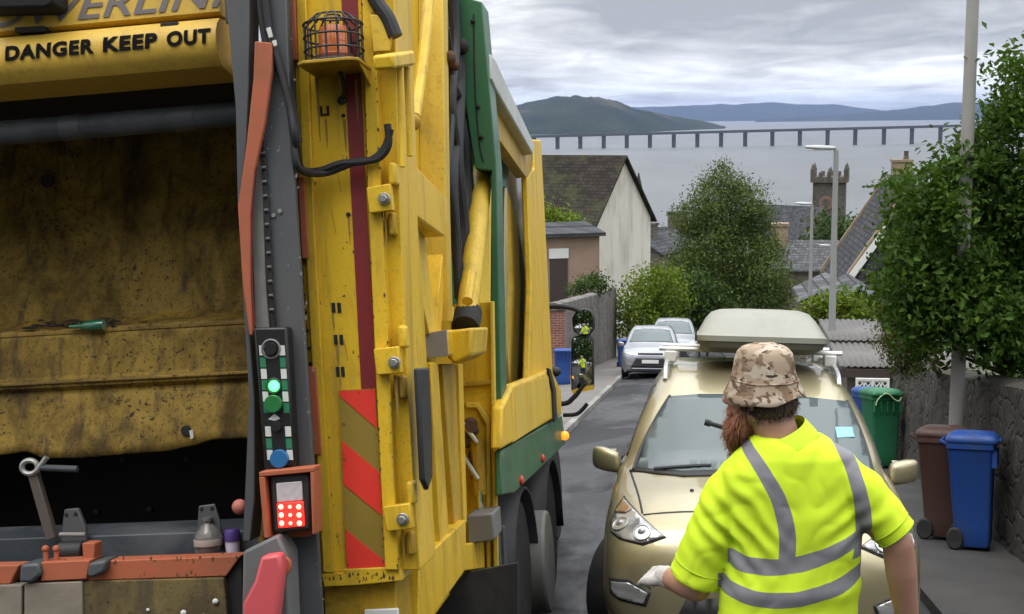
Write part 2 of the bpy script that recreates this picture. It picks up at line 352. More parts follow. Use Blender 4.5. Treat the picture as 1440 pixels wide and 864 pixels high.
def stonewall(name, path, hts, thick, mat, label, side=1, cope=True, seed=0):
    """a rubble wall along path [(x, y)], its face towards the street; side = +1 when the street is on its left"""
    o = thing(name, label, 'wall', (path[0][0], path[0][1], gz(*path[0]))); L0 = o.location.copy()
    pts = []; 
    for (a, b), (h0, h1) in zip(zip(path, path[1:]), zip(hts, hts[1:])):
        k = max(2, int(math.dist(a, b) / .07)); pts += [(a[0] + (b[0] - a[0]) * i / k, a[1] + (b[1] - a[1]) * i / k, h0 + (h1 - h0) * i / k) for i in range(k)]
    pts.append((*path[-1], hts[-1])); bm = B(); rings = []; nv = 26
    for x, y, h in pts:
        z0 = gz(x, y) - .25; hh = h + .25; rg = []
        def dsp(v, s): return .035 * noise.voronoi((x * 3.2 + s, y * 3.2 + seed, v * 4.2))[0][0] + .02 * noise.noise((y * 1.1, v * 2, seed + s))
        for i in range(nv): v = hh * i / (nv - 1); rg.append(Vector((x - side * .0 + side * dsp(v, 0), y, z0 + v)) - L0)
        top = .03 * noise.noise((y * 2.1, x, seed))
        for i in (1, 2, 3): rg.append(Vector((x + side * thick * i / 4, y, z0 + hh + top + .05 * math.sin(math.pi * i / 4))) - L0)
        for i in range(6): v = hh * (5 - i) / 5; rg.append(Vector((x + side * (thick - dsp(v, 9)), y, z0 + v)) - L0)
        rings.append(rg)
    loftrings(bm, rings); obj('masonry', bm, mat, o, angle=60); return o
m_wR = m_stone('brown garden rubble', (.045, .038, .030), (.078, .066, .052), (.06, .055, .047), 4.6, (1, 1, 1.1), (.055, .048, .04))
m_wL = m_stone('grey garden rubble', (.15, .14, .125), (.21, .195, .17), (.17, .165, .155), 3.0)
stonewall('garden_wall', [(WR(3), 3), (WR(9), 9), (WR(13.2), 13.2), (WR(18.3), 18.3)], [1.6, 1.55, 1.5, 1.45], .4, m_wR, 'brown rubble garden wall under the leafy tree, running behind the blue and brown bins', 1, seed=2)
stonewall('boundary_wall', [(-3.8, 38), (-3.55, 47), (-3.2, 58)], [2.45, 2.8, 3.3], .45, m_wL, 'tall grey stone wall beside the footway, left of the silver parked car', -1, seed=7)
# ------------------------------------------------------------------ foliage
def m_leaf(nm, c1, c2, c3, tr=.25, rough=.5):
    n = Nd(nm); g = n.N.new('ShaderNodeNewGeometry'); c = n.ramp(g.outputs['Random Per Island'], [(0, c1), (.45, c2), (.85, c2), (1, c3)])
    c = n.mix(n.math('MULTIPLY', n.step(n.noise(.8, 4), .4, .62), .5), c, [x * .62 for x in c1]); n.base(c); n.set(roughness=rough, specular_ior_level=.12)
    t = n.N.new('ShaderNodeBsdfTranslucent'); n.L.new(n.mix(1, c, (1.25, 1.2, .55), 'MULTIPLY'), t.inputs[0]); m = n.N.new('ShaderNodeMixShader'); m.inputs[0].default_value = tr
    n.L.new(n.b.outputs[0], m.inputs[1]); n.L.new(t.outputs[0], m.inputs[2]); n.L.new(m.outputs[0], n.out.inputs['Surface']); return n.m
def leaves(name, blobs, n, size, mat, parent, seed, asp=1.9, clump=0, up=.35, shell=.55):
    """n folded leaves through the volume of the blobs (centre, radius, (sx,sy,sz)); clumped around twig ends when clump > 0"""
    rg = np.random.default_rng(seed); W = np.array([r ** 2.2 * np.prod(s) ** .6 for c, r, s in blobs]); W /= W.sum()
    idx = rg.choice(len(blobs), n if not clump else max(1, n // clump), p=W)
    C_ = np.array([b[0] for b in blobs])[idx]; RR = np.array([b[1] for b in blobs])[idx]; S = np.array([b[2] for b in blobs])[idx]
    d = rg.normal(size=(len(idx), 3)); d /= np.linalg.norm(d, axis=1)[:, None]; rad = (shell + (1 - shell) * rg.random(len(idx)) ** .7) * RR * (.82 + .36 * rg.random(len(idx)))
    P = C_ + d * rad[:, None] * S
    if clump:
        k = rg.integers(max(2, clump // 2), clump * 3 // 2 + 1, len(idx)); P = np.repeat(P, k, 0); d = np.repeat(d, k, 0)
        P = P + rg.normal(size=P.shape) * size * 1.7 * np.array([1, 1, .75])
    n = len(P); nr = d * .55 + rg.normal(size=(n, 3)) * .6 + np.array([0, 0, up]); nr /= np.linalg.norm(nr, axis=1)[:, None]
    a = np.cross(nr, rg.normal(size=(n, 3))); a /= np.linalg.norm(a, axis=1)[:, None]; b = np.cross(nr, a)
    s = size * (.6 + .8 * rg.random(n))[:, None]; w = s / asp
    a = a - np.array([0, 0, .25]); v0 = P - a * s * .5; v1 = P + b * w * .5 + nr * w * .15; v2 = P + a * s * .5 - nr * s * .12; v3 = P - b * w * .5 + nr * w * .15
    V = np.stack([v0, v1, v2, v3], 1).reshape(-1, 3); me = bpy.data.meshes.new(name); me.vertices.add(len(V)); me.vertices.foreach_set('co', V.ravel().astype(np.float32))
    me.loops.add(n * 6); o = np.arange(n)[:, None] * 4; F_ = np.concatenate([o + np.array([[0, 1, 2]]), o + np.array([[0, 2, 3]])], 1).ravel(); me.loops.foreach_set('vertex_index', F_.astype(np.int32))
    me.polygons.add(n * 2); me.polygons.foreach_set('loop_start', np.arange(n * 2, dtype=np.int32) * 3); me.update(calc_edges=True); me.validate()
    return obj(name, me, mat, parent, smooth=False)
m_bark = pbr('bark', (.075, .06, .045), .9, var=.35, vs_=9, bump=.6, bs=25)
def branch(bm, p0, p1, r0, r1, rnd, depth, tips):
    p0, p1 = Vector(p0), Vector(p1); L = (p1 - p0).length
    mid = p0.lerp(p1, .5) + Vector((rnd.uniform(-1, 1), rnd.uniform(-1, 1), rnd.uniform(-.3, .6))) * L * .1
    tube(bm, [p0, mid, p1], r0, 7, True, r1, 4)
    if depth:
        for k in range(2):
            q = p0.lerp(p1, rnd.uniform(.45, 1)); dr = (p1 - p0).normalized() + Vector((rnd.uniform(-1, 1), rnd.uniform(-1, 1), rnd.uniform(-.2, .8))) * .8
            branch(bm, q, q + dr.normalized() * min(L, 1.2 * r0 / .05) * rnd.uniform(.2, .35), r1 * .8, r1 * .25, rnd, depth - 1, tips)
    else: tips.append(p1)
def tree(name, label, base, trunk_top, tr, blobs, n, size, mat, seed, cat='tree', group=None, asp=1.9, clump=0, limbs=True, shell=.55, stems=1, up=.35):
    o = thing(name, label, cat, base, group); rnd = random.Random(seed); b0 = Vector(base); bm = B(); tips = []
    top = Vector(trunk_top) - b0
    for s in range(stems):
        off = Vector((rnd.uniform(-1, 1), rnd.uniform(-1, 1), 0)) * (0 if stems == 1 else .35)
        tube(bm, [off + Vector((0, 0, -.2)), off + top * .45 + Vector((rnd.uniform(-.1, .1), 0, 0)), off * 1.6 + top], tr, 9, True, tr * .55)
        if limbs:
            for (c, r, sc_) in blobs[::max(1, len(blobs) // 9)]:
                c = Vector(c) - b0; t0 = off * 1.5 + top * rnd.uniform(.55, 1); branch(bm, t0, t0.lerp(c, .8), tr * .4, tr * .1, rnd, 1, tips)
    obj('trunk', bm, m_bark, o, angle=60)
    leaves('crown', [(tuple(Vector(c) - b0), r, s) for c, r, s in blobs], n, size, mat, o, seed, asp, clump, up, shell); return o
def pxblobs(lst, Y, dy=.0, seed=0, sy=1.0):
    """(px, py, radius in picture pixels[, nearer/farther]) -> crown masses at street distance about Y"""
    rnd = random.Random(seed); out = []
    for q in lst:
        px, py, r = q[:3]; y = Y + (q[3] if len(q) > 3 else rnd.uniform(-dy, dy)); p = at(px, py, y); out.append((tuple(p), r / FPX * y, (1, sy, .9)))
    return out
m_lf_near = m_leaf('broad green leaves', (.038, .082, .014), (.075, .150, .022), (.16, .25, .05), .38, .42)
m_lf_ash = m_leaf('grey green ash leaves', (.060, .090, .022), (.11, .155, .040), (.18, .23, .07))
m_lf_hedge = m_leaf('fresh hedge leaves', (.085, .13, .014), (.16, .235, .026), (.27, .34, .05), .35)
m_lf_dark = m_leaf('dark shrub leaves', (.030, .060, .014), (.055, .10, .022), (.10, .155, .036))
m_lf_olive = m_leaf('olive conifer leaves', (.07, .08, .022), (.12, .125, .034), (.18, .16, .05))
# ------------------------------------------------------------------ buildings
def m_slate(nm, c, s=(2.2, 5.0), moss=0., var=.35):
    n = Nd(nm); br = n.N.new('ShaderNodeTexBrick'); mp = n.N.new('ShaderNodeMapping'); mp.inputs['Scale'].default_value = (1, 1, 1); cm = n.N.new('ShaderNodeCombineXYZ'); sp = n.N.new('ShaderNodeSeparateXYZ')
    n.L.new(n.tc(), sp.inputs[0]); n.put(n.math('ADD', sp.outputs[0], n.math('MULTIPLY', sp.outputs[1], .35)), cm.inputs[0]); n.L.new(sp.outputs[2], cm.inputs[1]); n.L.new(cm.outputs[0], br.inputs[0])
    br.inputs['Scale'].default_value = 1; br.inputs['Brick Width'].default_value = .34; br.inputs['Row Height'].default_value = .2; br.inputs['Mortar Size'].default_value = .018
    n.put([x * (1 - var) for x in c], br.inputs['Color1']); n.put([x * (1 + var) for x in c], br.inputs['Color2']); n.put([x * .35 for x in c], br.inputs['Mortar'])
    cc = n.mix(n.math('MULTIPLY', n.step(n.noise(1.1, 6, .7), .45, .7), .5), br.outputs[0], [x * .6 for x in c])
    if moss: 
        hh = n.math('ADD', n.math('MULTIPLY', sp.outputs[2], .10), n.noise(.9, 7, .7)); cc = n.mix(n.math('MULTIPLY', n.step(n.noise(.75, 7, .72, (1, 1, 1.4), loc=(4, 4, 4)), .46, .66), moss), cc, (.065, .075, .028))
        n.step(hh, 0, 1)
    n.base(cc); n.set(roughness=.92, specular_ior_level=.15); n.bump(br.outputs[1], -.8, .04); return n.m
def m_brick(nm, c1, c2, mort=(.3, .27, .24)):
    n = Nd(nm); br = n.N.new('ShaderNodeTexBrick'); cm = n.N.new('ShaderNodeCombineXYZ'); sp = n.N.new('ShaderNodeSeparateXYZ'); n.L.new(n.tc(), sp.inputs[0])
    n.put(n.math('ADD', sp.outputs[0], sp.outputs[1]), cm.inputs[0]); n.L.new(sp.outputs[2], cm.inputs[1]); n.L.new(cm.outputs[0], br.inputs[0]); br.inputs['Scale'].default_value = 1
    br.inputs['Brick Width'].default_value = .225; br.inputs['Row Height'].default_value = .075; br.inputs['Mortar Size'].default_value = .01; n.put(c1, br.inputs['Color1']); n.put(c2, br.inputs['Color2']); n.put(mort, br.inputs['Mortar'])
    n.base(n.mix(n.math('MULTIPLY', n.step(n.noise(2, 6, .7), .45, .7), .5), br.outputs[0], [x * .4 for x in c1])); n.set(roughness=.9); return n.m
m_slate_d = m_slate('dark mossy roof tiles', (.036, .030, .026), moss=.7)
m_slate_g = m_slate('grey slates', (.070, .072, .078))
m_slate_p = m_slate('pale grey slates', (.115, .118, .124))
m_harl = pbr('cream harling', (.70, .66, .59), .9, var=.06, vs_=2, dirt=(.33, .29, .24), amt=.65, ds=.8, dst=(1, 1, .25), bump=.4, bs=30)
m_pinkw = pbr('pink brown render', (.33, .23, .17), .9, var=.08, vs_=2, dirt=(.2, .14, .1), amt=.5, ds=.8)
m_old = m_stone('old sandstone', (.115, .095, .075), (.18, .15, .115), (.14, .125, .105), 1.6, (1, 1, 1.7), (.13, .11, .09))
m_tower = m_stone('dark tower sandstone', (.085, .072, .060), (.125, .105, .085), (.10, .09, .08), .9, (1, 1, 1.6), (.10, .09, .075))
m_white = pbr('white paint', (.72, .72, .70), .5, var=.05)
m_door = pbr('dark brown door', (.05, .035, .032), .6)
m_wglass = pbr('dark window glass', (.02, .024, .03), .08, var=0, spec=.8)
m_pot = pbr('terracotta chimney pot', (.38, .19, .08), .8); m_sand = pbr('tawny chimney stone', (.30, .23, .155), .9, var=.2, dirt=(.12, .09, .06), amt=.6, ds=2)
m_lead = pbr('lead flashing', (.30, .32, .35), .6)
def gabled(name, label, c, rot, L, Wd, eave, ridge, mw, mr, wins=(), over=.25, cope=None, gutter=True, drop=4.):
    """house with a ridge along its local x: c = middle of its footprint at ground, eave and ridge = heights above c"""
    o = thing(name, label, 'house', Matrix.Translation(Vector(c)) @ Matrix.Rotation(rot, 4, 'Z')); a, w = L / 2, Wd / 2
    bm = B(); prism(bm, [(-a, -w, -drop), (-a, w, -drop), (-a, w, eave), (-a, 0, ridge), (-a, -w, eave)], (L, 0, 0)); obj('wall', bm, mw, o, smooth=False)
    sl = (ridge - eave) / w; bm = B(); t = .14
    for s in (-1, 1):
        e = (w + over) * s; ez = eave - over * sl; lift = .02
        prism(bm, [(-a - over, 0, ridge + lift), (-a - over, e, ez + lift), (-a - over, e, ez + t + lift), (-a - over, 0, ridge + t * 1.3 + lift)], (L + 2 * over, 0, 0))
    rf = obj('roof', bm, mr, o, smooth=False)
    if cope:
        for x in (-a - over - .02, a + over - .2):
            for s in (-1, 1): bm = B(); prism(bm, [(x, 0, ridge - .1), (x, (w + over + .1) * s, eave - over * sl - .1), (x, (w + over + .1) * s, eave - over * sl + .28), (x, 0, ridge + .34)], (.22, 0, 0)); obj('skew_stone', bm, cope, rf, smooth=False)
    if gutter:
        bm = B(); 
        for s in (-1, 1): cyl(bm, (-a - over, (w + over + .05) * s, eave - over * sl + .03), (a + over, (w + over + .05) * s, eave - over * sl + .03), .07, n=8)
        obj('gutter', bm, pbr('black plastic pipe', (.03, .03, .032), .5), o)
    for (face, u, z, ww, hh) in wins:
        M = {'s': Matrix.Translation((u, -w, z)), 'e': Matrix.Translation((a, u, z)) @ Matrix.Rotation(math.pi / 2, 4, 'Z'), 'w': Matrix.Translation((-a, u, z)) @ Matrix.Rotation(-math.pi / 2, 4, 'Z')}[face]
        bm = B()
        for q in (((-ww / 2, -.06, 0), (-ww / 2 + .09, .1, hh)), ((ww / 2 - .09, -.06, 0), (ww / 2, .1, hh)), ((-ww / 2 + .09, -.06, hh - .09), (ww / 2 - .09, .1, hh)), ((-ww / 2 - .1, -.1, -.1), (ww / 2 + .1, .1, 0)), ((-ww / 2 + .09, -.05, hh * .5 - .03), (ww / 2 - .09, .08, hh * .5 + .03))): box(bm, *q, M)
        wf = obj('window', bm, m_white, o, smooth=False); bm = B(); box(bm, (-ww / 2 + .05, -.03, .02), (ww / 2 - .05, .03, hh - .05), M); obj('pane', bm, m_wglass, wf, smooth=False)
    return o, rf
def chimney(parent, c, sx, sy, h, mat, pots=2, inv=None):
    bm = B(); x, y, z = c; box(bm, (x - sx / 2, y - sy / 2, z), (x + sx / 2, y + sy / 2, z + h)); box(bm, (x - sx / 2 - .08, y - sy / 2 - .08, z + h + .002), (x + sx / 2 + .08, y + sy / 2 + .08, z + h + .18)); ch = obj('chimney', bm, mat, parent, smooth=False)
    bm = B()
    for k in range(pots):
        px = x + (k - (pots - 1) / 2) * min(.5, sx / pots) if sx >= sy else x; py = y if sx >= sy else y + (k - (pots - 1) / 2) * min(.5, sy / pots)
        lathe(bm, [(.15, z + h + .18), (.12, z + h + .35), (.12, z + h + .75), (.15, z + h + .8)], (px, py, 0), 12)
    return ch, bm
def fix(o, name, bm, mat): return obj(name, bm, mat, o)
# cream gable house on the left
H1 = at(875, 312, 83); rot1 = R(-24)
# the visible gable wall is the local +x end; its middle is seen at px 876
gc = at(876, 312, 83); eav = gc.z; gw = 8.2; rid = at(879, 223, 83).z; base1 = gz(-4, 83)
dirx = Vector((math.cos(rot1), math.sin(rot1), 0)); Lh = 11.0
ctr = Vector((gc.x, gc.y, base1)) - dirx * (Lh / 2)
house1, rf1 = gabled('gable_house', 'tall cream harled house with a plain gable wall and dark mossy tiled roof', ctr, rot1, Lh, gw, eav - base1, rid - base1, m_harl, m_slate_d, [('e', -.6, 1.6, .5, 1.5), ('s', -2.8, 2.2, 1.1, 1.4), ('s', 2.2, 2.2, 1.1, 1.4)], .3)
for u_, z_, w_, h_ in ((-.3, 3.9, .25, .25), (1.9, 1.0, .3, .3)): bm = B(); box(bm, (Lh / 2 - .02, u_, z_), (Lh / 2 + .03, u_ + w_, z_ + h_)); obj('vent', bm, m_door, house1, smooth=False)
for u_ in (.6, 1.2): bm = B(); tube(bm, [(Lh / 2 + .06, u_, -2), (Lh / 2 + .06, u_, 1.4), (Lh / 2 + .06, u_ + .5, 1.7)], .05, 6, False); obj('waste_pipe', bm, m_door, house1)
bm = B(); cyl(bm, (Lh / 2 + .07, -gw / 2 + .15, -2), (Lh / 2 + .07, -gw / 2 + .15, eav - base1 - .2), .06, n=8); obj('drainpipe', bm, m_door, house1)
# low pink rendered outbuilding in front of it
q0 = at(843, 400, 64); g2 = gz(-4.5, 64)
ob = thing('outbuilding', 'low pink brown rendered outbuilding with a grey sloping roof below the cream house', 'outbuilding', Matrix.Translation((q0.x, 64, g2)) @ Matrix.Rotation(R(18), 4, 'Z'))
zt = at(820, 326, 64).z - g2; zl = at(790, 352, 64).z - g2
bm = B(); prism(bm, [(0, 0, -2), (0, 0, zl + .75), (0, 3.6, zt), (0, 3.6, -2)], (-6.5, 0, 0)); obj('wall', bm, m_pinkw, ob, smooth=False)
bm = B(); prism(bm, [(.25, -.35, zl + .74), (.25, -.35, zl + .92), (.25, 3.9, zt + .22), (.25, 3.9, zt + .04)], (-7.0, 0, 0)); obj('roof', bm, m_slate_g, ob, smooth=False)
bm = B(); box(bm, (-2.55, -.06, -1), (-1.65, .02, zl - .35)); obj('door', bm, m_door, ob, smooth=False)
bm = B(); box(bm, (-2.6, -.08, zl - .34), (-1.6, .02, zl + .15)); obj('lintel', bm, m_white, ob, smooth=False)
# old stone cottage and roofs past the gable
g3 = gz(-3, 104); c3 = at(921, 345, 104); h3, r3 = gabled('stone_cottage', 'old brown stone cottage with chimney cans just right of the cream gable', (c3.x, 104, g3), R(65), 7, 4.4, at(920, 350, 104).z - g3, at(918, 330, 104).z - g3, m_old, m_slate_g, [('s', 0, 3, .9, 1.4)], .15)
ch, bm = chimney(h3, (-1.2, 0, at(918, 334, 104).z - g3), .8, 1.3, 1.1, m_old, 2); obj('pots', bm, m_lead, ch)
g4 = gz(-1, 120); c4 = at(958, 350, 120); h4, r4 = gabled('slate_house', 'grey slate roofed house half hidden behind the tall ash tree', (c4.x + 1.2, 120, g4), R(8), 9, 6.5, at(950, 364, 120).z - g4, at(950, 322, 120).z - g4, m_old, m_slate_g, [('s', -2, 3, .9, 1.3)], .2, cope=m_white)
ch, bm = chimney(h4, (-1.6, 0, at(956, 330, 120).z - g4), 1.7, .8, 2.0, m_tower, 3); obj('pots', bm, m_lead, ch)
sp = at(898, 300, 150); spire = thing('church_spire', 'slim dark slate spire poking up behind the cream gable roof', 'spire', (sp.x, 150, gz(-3, 150)))
hz1 = at(898, 243, 150).z - spire.location.z; hz0 = at(898, 315, 150).z - spire.location.z
bm = B(); loftrings(bm, [[Vector((x * 1.5, y * 1.5, z)) for x, y in ((-1, -1), (1, -1), (1, 1), (-1, 1))] for z in (-2, hz0)]); obj('wall', bm, m_tower, spire, smooth=False)
bm = B(); loftrings(bm, [[Vector((math.cos(k * math.pi / 4) * r, math.sin(k * math.pi / 4) * r, z)) for k in range(8)] for r, z in ((1.5, hz0 + .003), (.55, hz0 + (hz1 - hz0) * .62), (.05, hz1))]); obj('roof', bm, m_slate_g, spire, smooth=False)
# battlemented church tower and nave
YT = 190; tb = at(1166, 300, YT); gT = gz(10, YT); ztop = at(1166, 256, YT).z - gT; tw = 4.5
tower = thing('church_tower', 'dark square sandstone church tower with battlements and a round dial', 'tower', Matrix.Translation((tb.x, YT, gT)) @ Matrix.Rotation(R(-9), 4, 'Z')); h = tw / 2
bm = B(); box(bm, (-h, -h, -3), (h, h, ztop)); box(bm, (-h - .35, -h - .35, ztop + .003), (h + .35, h + .35, ztop + .8)); box(bm, (-h - .15, -h - .15, ztop - 5.2), (h + .15, h + .15, ztop - 4.9)); obj('shaft', bm, m_tower, tower, smooth=False)
for i in range(9):
    for j in range(9):
        if i in (0, 8) or j in (0, 8):
            if (i + j) % 2 == 0:
                bm = B(); s9 = (tw + .7) / 9; x = -h - .35 + s9 * i; y = -h - .35 + s9 * j; cn = i in (0, 8) and j in (0, 8); box(bm, (x, y, ztop + .803), (x + s9, y + s9, ztop + (1.9 if cn else 1.45)))
                if cn or (i in (0, 8)) != (j in (0, 8)) and (i == 4 or j == 4): loftrings(bm, [[Vector((x + s9 / 2 + a * s9 / 2 * w_, y + s9 / 2 + b * s9 / 2 * w_, z_)) for a, b in ((-1, -1), (1, -1), (1, 1), (-1, 1))] for w_, z_ in ((.9, ztop + (1.903 if cn else 1.453)), (.1, ztop + (2.7 if cn else 2.1)))])
                obj('merlon', bm, m_tower, tower, smooth=False)
bm = B(); cyl(bm, (-.35, -h - .12, ztop - 2.9), (-.35, -h + .1, ztop - 2.9), 1.0, n=24); d_ = obj('dial', bm, pbr('weathered dial stone', (.2, .12, .08), .8), tower)
bm = B(); cyl(bm, (-.35, -h - .16, ztop - 2.9), (-.35, -h - .11, ztop - 2.9), .62, n=20); obj('dial_face', bm, m_tower, d_)
bm = B(); [box(bm, (x - .35, -h - .05, ztop - 9), (x + .35, -h + .1, ztop - 6.2)) for x in (-.9, .9)]; obj('louvre_window', bm, m_wglass, tower, smooth=False)
YN = 176; gN = gz(4, YN); cN = at(1105, 330, YN); nave, rN = gabled('church_nave', 'grey slate church roof with a steep gable left of the tower', (cN.x, YN, gN), R(-38), 11, 8, at(1105, 334, YN).z - gN, at(1100, 291, YN).z - gN, m_old, m_slate_g, [], .25, cope=m_tower)
cc = at(1098, 329, 110); gC = gz(4, 110)
cot = thing('chimney_cottage', 'cottage in the dip with a broad pale yellow chimney head beside the ash tree', 'cottage', (cc.x + 1.4, 112, gC)); zc_ = at(1098, 329, 110).z - gC
bm = B(); prism(bm, [(-2.6, -2.5, -2), (-2.6, 2.5, -2), (-2.6, 2.5, zc_ - 3), (-2.6, 0, zc_ - 1), (-2.6, -2.5, zc_ - 3)], (6, 0, 0)); obj('wall', bm, m_old, cot, smooth=False)
bm = B(); [prism(bm, [(-2.8, 0, zc_ - .9), (-2.8, s * 2.8, zc_ - 3.15), (-2.8, s * 2.8, zc_ - 3.0), (-2.8, 0, zc_ - .7)], (6.4, 0, 0)) for s in (-1, 1)]; rr_ = obj('roof', bm, m_slate_p, cot, smooth=False)
bm = B(); box(bm, (-2.1, -.6, zc_ - 1.6), (-.7, .6, zc_ + .5)); box(bm, (-2.2, -.7, zc_ + .502), (-.6, .7, zc_ + .75)); obj('chimney', bm, m_sand, rr_, smooth=False)
# big steep slate house on the right, behind the tree
YH = 58; gH = gz(8, YH); cH = at(1262, 380, YH); rd = at(1258, 268, YH).z - gH; ev = at(1180, 404, YH).z - gH; wH = (at(1268, 400, YH).x - at(1182, 400, YH).x) * 1.03
houseR, rR = gabled('slate_villa', 'steep slate roofed stone villa with a tawny chimney rising behind the right hand tree', (cH.x + .3, YH + 3, gH), R(90), 7, wH * 2, ev, rd, m_old, m_slate_g, [], .15, cope=m_sand)
bm = B(); prism(bm, [(-3.68, -wH + .2, ev - .2), (-3.68, wH - .2, ev - .2), (-3.68, 0, rd - .35)], (.17, 0, 0)); obj('slated_gable', bm, m_slate_g, houseR, smooth=False)
bm = B(); box(bm, (-3.74, .25, ev + (rd - ev) * .43), (-3.66, .75, ev + (rd - ev) * .62)); obj('window', bm, m_wglass, houseR, smooth=False)
bm = B(); prism(bm, [(-3.8, wH * .96, ev + .0), (-3.8, wH * .985, ev + .35), (-3.8, wH * .37, rd * .63 + ev * .37 + .1), (-3.8, wH * .345, rd * .63 + ev * .37 - .25)], (.1, 0, 0)); obj('barge_board', bm, m_white, houseR, smooth=False)
zq = at(1252, 300, YH).z - gH; ch, bm = chimney(houseR, (-2.6, .2, zq), .85, .95, at(1252, 252, YH).z - gH - zq, m_old, 1); bm.free(); zc2 = at(1252, 252, YH).z - gH + .182; bm = B(); box(bm, (-2.95, -.2, zc2), (-2.25, .6, zc2 + .55)); box(bm, (-3.0, -.25, zc2 + .552), (-2.2, .65, zc2 + .66)); obj('chimney_head', bm, m_sand, ch, smooth=False); bm = B(); lathe(bm, [(.13, zc2 + .662), (.10, zc2 + .8), (.10, zc2 + 1.0), (.13, zc2 + 1.02)], (-2.6, .02, 0), 12); obj('pot', bm, m_tower, ch)
g6 = gz(6, 50)
for k, (px, py, Y, w_, lab) in enumerate(((1172, 400, 54, 2.6, 'small lean slate porch roof with white edging at the foot of the villa'), (1206, 404, 46, 1.9, 'low pale gabled shed roof in front of the villa'))):
    p = at(px, py, Y); g = gz(p.x, Y); t = p.z - g; o = thing('garden_shed', lab, 'shed', (p.x, Y, g))
    bm = B(); prism(bm, [(-w_ / 2, 0, -1), (w_ / 2, 0, -1), (w_ / 2, 0, t - .6), (0, 0, t), (-w_ / 2, 0, t - .6)], (0, 3, 0)); obj('wall', bm, m_old, o, smooth=False)
    bm = B(); [prism(bm, [(0, -.2, t + .02), (s * (w_ / 2 + .15), -.2, t - .68), (s * (w_ / 2 + .15), -.2, t - .58), (0, -.2, t + .14)], (0, 3.4, 0)) for s in (-1, 1)]; rf = obj('roof', bm, m_slate_p, o, smooth=False)
    bm = B(); [prism(bm, [(0, -.24, t - .04), (s * (w_ / 2 + .18), -.24, t - .74), (s * (w_ / 2 + .18), -.24, t - .58), (0, -.24, t + .14)], (0, .04, 0)) for s in (-1, 1)]; obj('barge_board', bm, m_lead, rf, smooth=False)
# corrugated garage on the right below the road
m_corr = pbr('weathered corrugated sheet', (.135, .13, .125), .7, var=.15, vs_=1.5, dirt=(.10, .085, .07), amt=.6, ds=.9)
YG = 27; pa, pb = at(1192, 513, YG), at(1290, 513, YG); gG = gz(3.6, YG) + .07; ga = thing('garage', 'low garage with a corrugated grey roof beyond the green bin', 'garage', (pa.x, YG, gG)); W_ = pb.x - pa.x; ze = pa.z - gG
zr = at(1180, 452, YG + 4).z - gG
bm = B(); box(bm, (0, 0, -1.2), (W_ + 1, 6, ze - .05)); obj('wall', bm, pbr('stained garage render', (.13, .115, .1), .9, dirt=(.05, .045, .04), amt=.6), ga, smooth=False)
bm = B(); nn = 44
front = [(-.2 + (W_ + 1.4) * i / nn, -.25, ze + (.035 if i % 2 else 0)) for i in range(nn + 1)]; back = [(x, 4.2, zr + (z - ze)) for x, y, z in front]; mid = [(x, 1.9, ze + (zr - ze) * .47 + (z - ze)) for x, y, z in front]
mid2 = [(x, 1.85, z + .05) for x, y, z in mid]
rows = [[bm.verts.new(p) for p in r] for r in (front, mid)]; rows2 = [[bm.verts.new(p) for p in r] for r in (mid2, back)]
for rw in (rows, rows2):
    for i in range(nn): bm.faces.new((rw[0][i], rw[0][i + 1], rw[1][i + 1], rw[1][i]))
rg_ = obj('roof', bm, m_corr, ga, angle=20); so = rg_.modifiers.new('thick', 'SOLIDIFY'); so.thickness = .02
bm = B(); box(bm, (-.2, -.28, ze - .22), (W_ + 1.2, -.2, ze - .04)); obj('fascia', bm, m_door, ga, smooth=False)
# white ornamental lattice gate
Yq = 22; p0, p1 = at(1203, 556, Yq), at(1251, 533, Yq); gt = thing('garden_gate', 'white ornamental lattice panel above the green and blue bins', 'gate', (p0.x, Yq, p0.z)); w_, h_ = p1.x - p0.x, p1.z - p0.z
bm = B(); b0 = .02
for q in (((0, 0, 0), (w_, .04, .04)), ((0, 0, h_ - .04), (w_, .04, h_)), ((0, 0, .042), (.04, .04, h_ - .042)), ((w_ - .04, 0, .042), (w_, .04, h_ - .042)), ((w_ / 2 - .02, 0, .042), (w_ / 2 + .02, .04, h_ - .042))): box(bm, *q)
obj('frame', bm, m_white, gt, smooth=False)
bm = B(); box(bm, (0, .005, -.75), (.06, .035, -.002)); box(bm, (w_ - .06, .005, -.75), (w_, .035, -.002)); obj('post', bm, m_white, gt, smooth=False)
bm = B()
for k in range(4):
    cx = w_ * (k + .5) / 4
    tube(bm, [(cx + math.cos(a_) * .065, .02, h_ / 2 + math.sin(a_) * (h_ / 2 - .05)) for a_ in [2 * math.pi * i / 12 for i in range(13)]], .012, 6, False)
    for s in (-1, 1): tube(bm, [(cx - w_ / 8, .02, h_ / 2 - s * (h_ / 2 - .05)), (cx + w_ / 8, .02, h_ / 2 + s * (h_ / 2 - .05))], .010, 6, False)
obj('scrollwork', bm, m_white, gt)
# red brick gate pier on the left footway
bp = thing('gate_pier', 'red brick gate pier behind the blue bin on the left footway', 'pier', (-3.86, 37.6, gz(-3.8, 37.6))); zt_ = at(790, 430, 37.6).z - bp.location.z
bm = B(); box(bm, (-.25, -.25, -.2), (.25, .25, zt_ - .12)); obj('shaft', bm, m_brick('red brick', (.22, .065, .045), (.29, .1, .065)), bp, smooth=False)
bm = B(); box(bm, (-.3, -.3, zt_ - .118), (.3, .3, zt_)); obj('cap', bm, m_old, bp, smooth=False, bevel=.02)
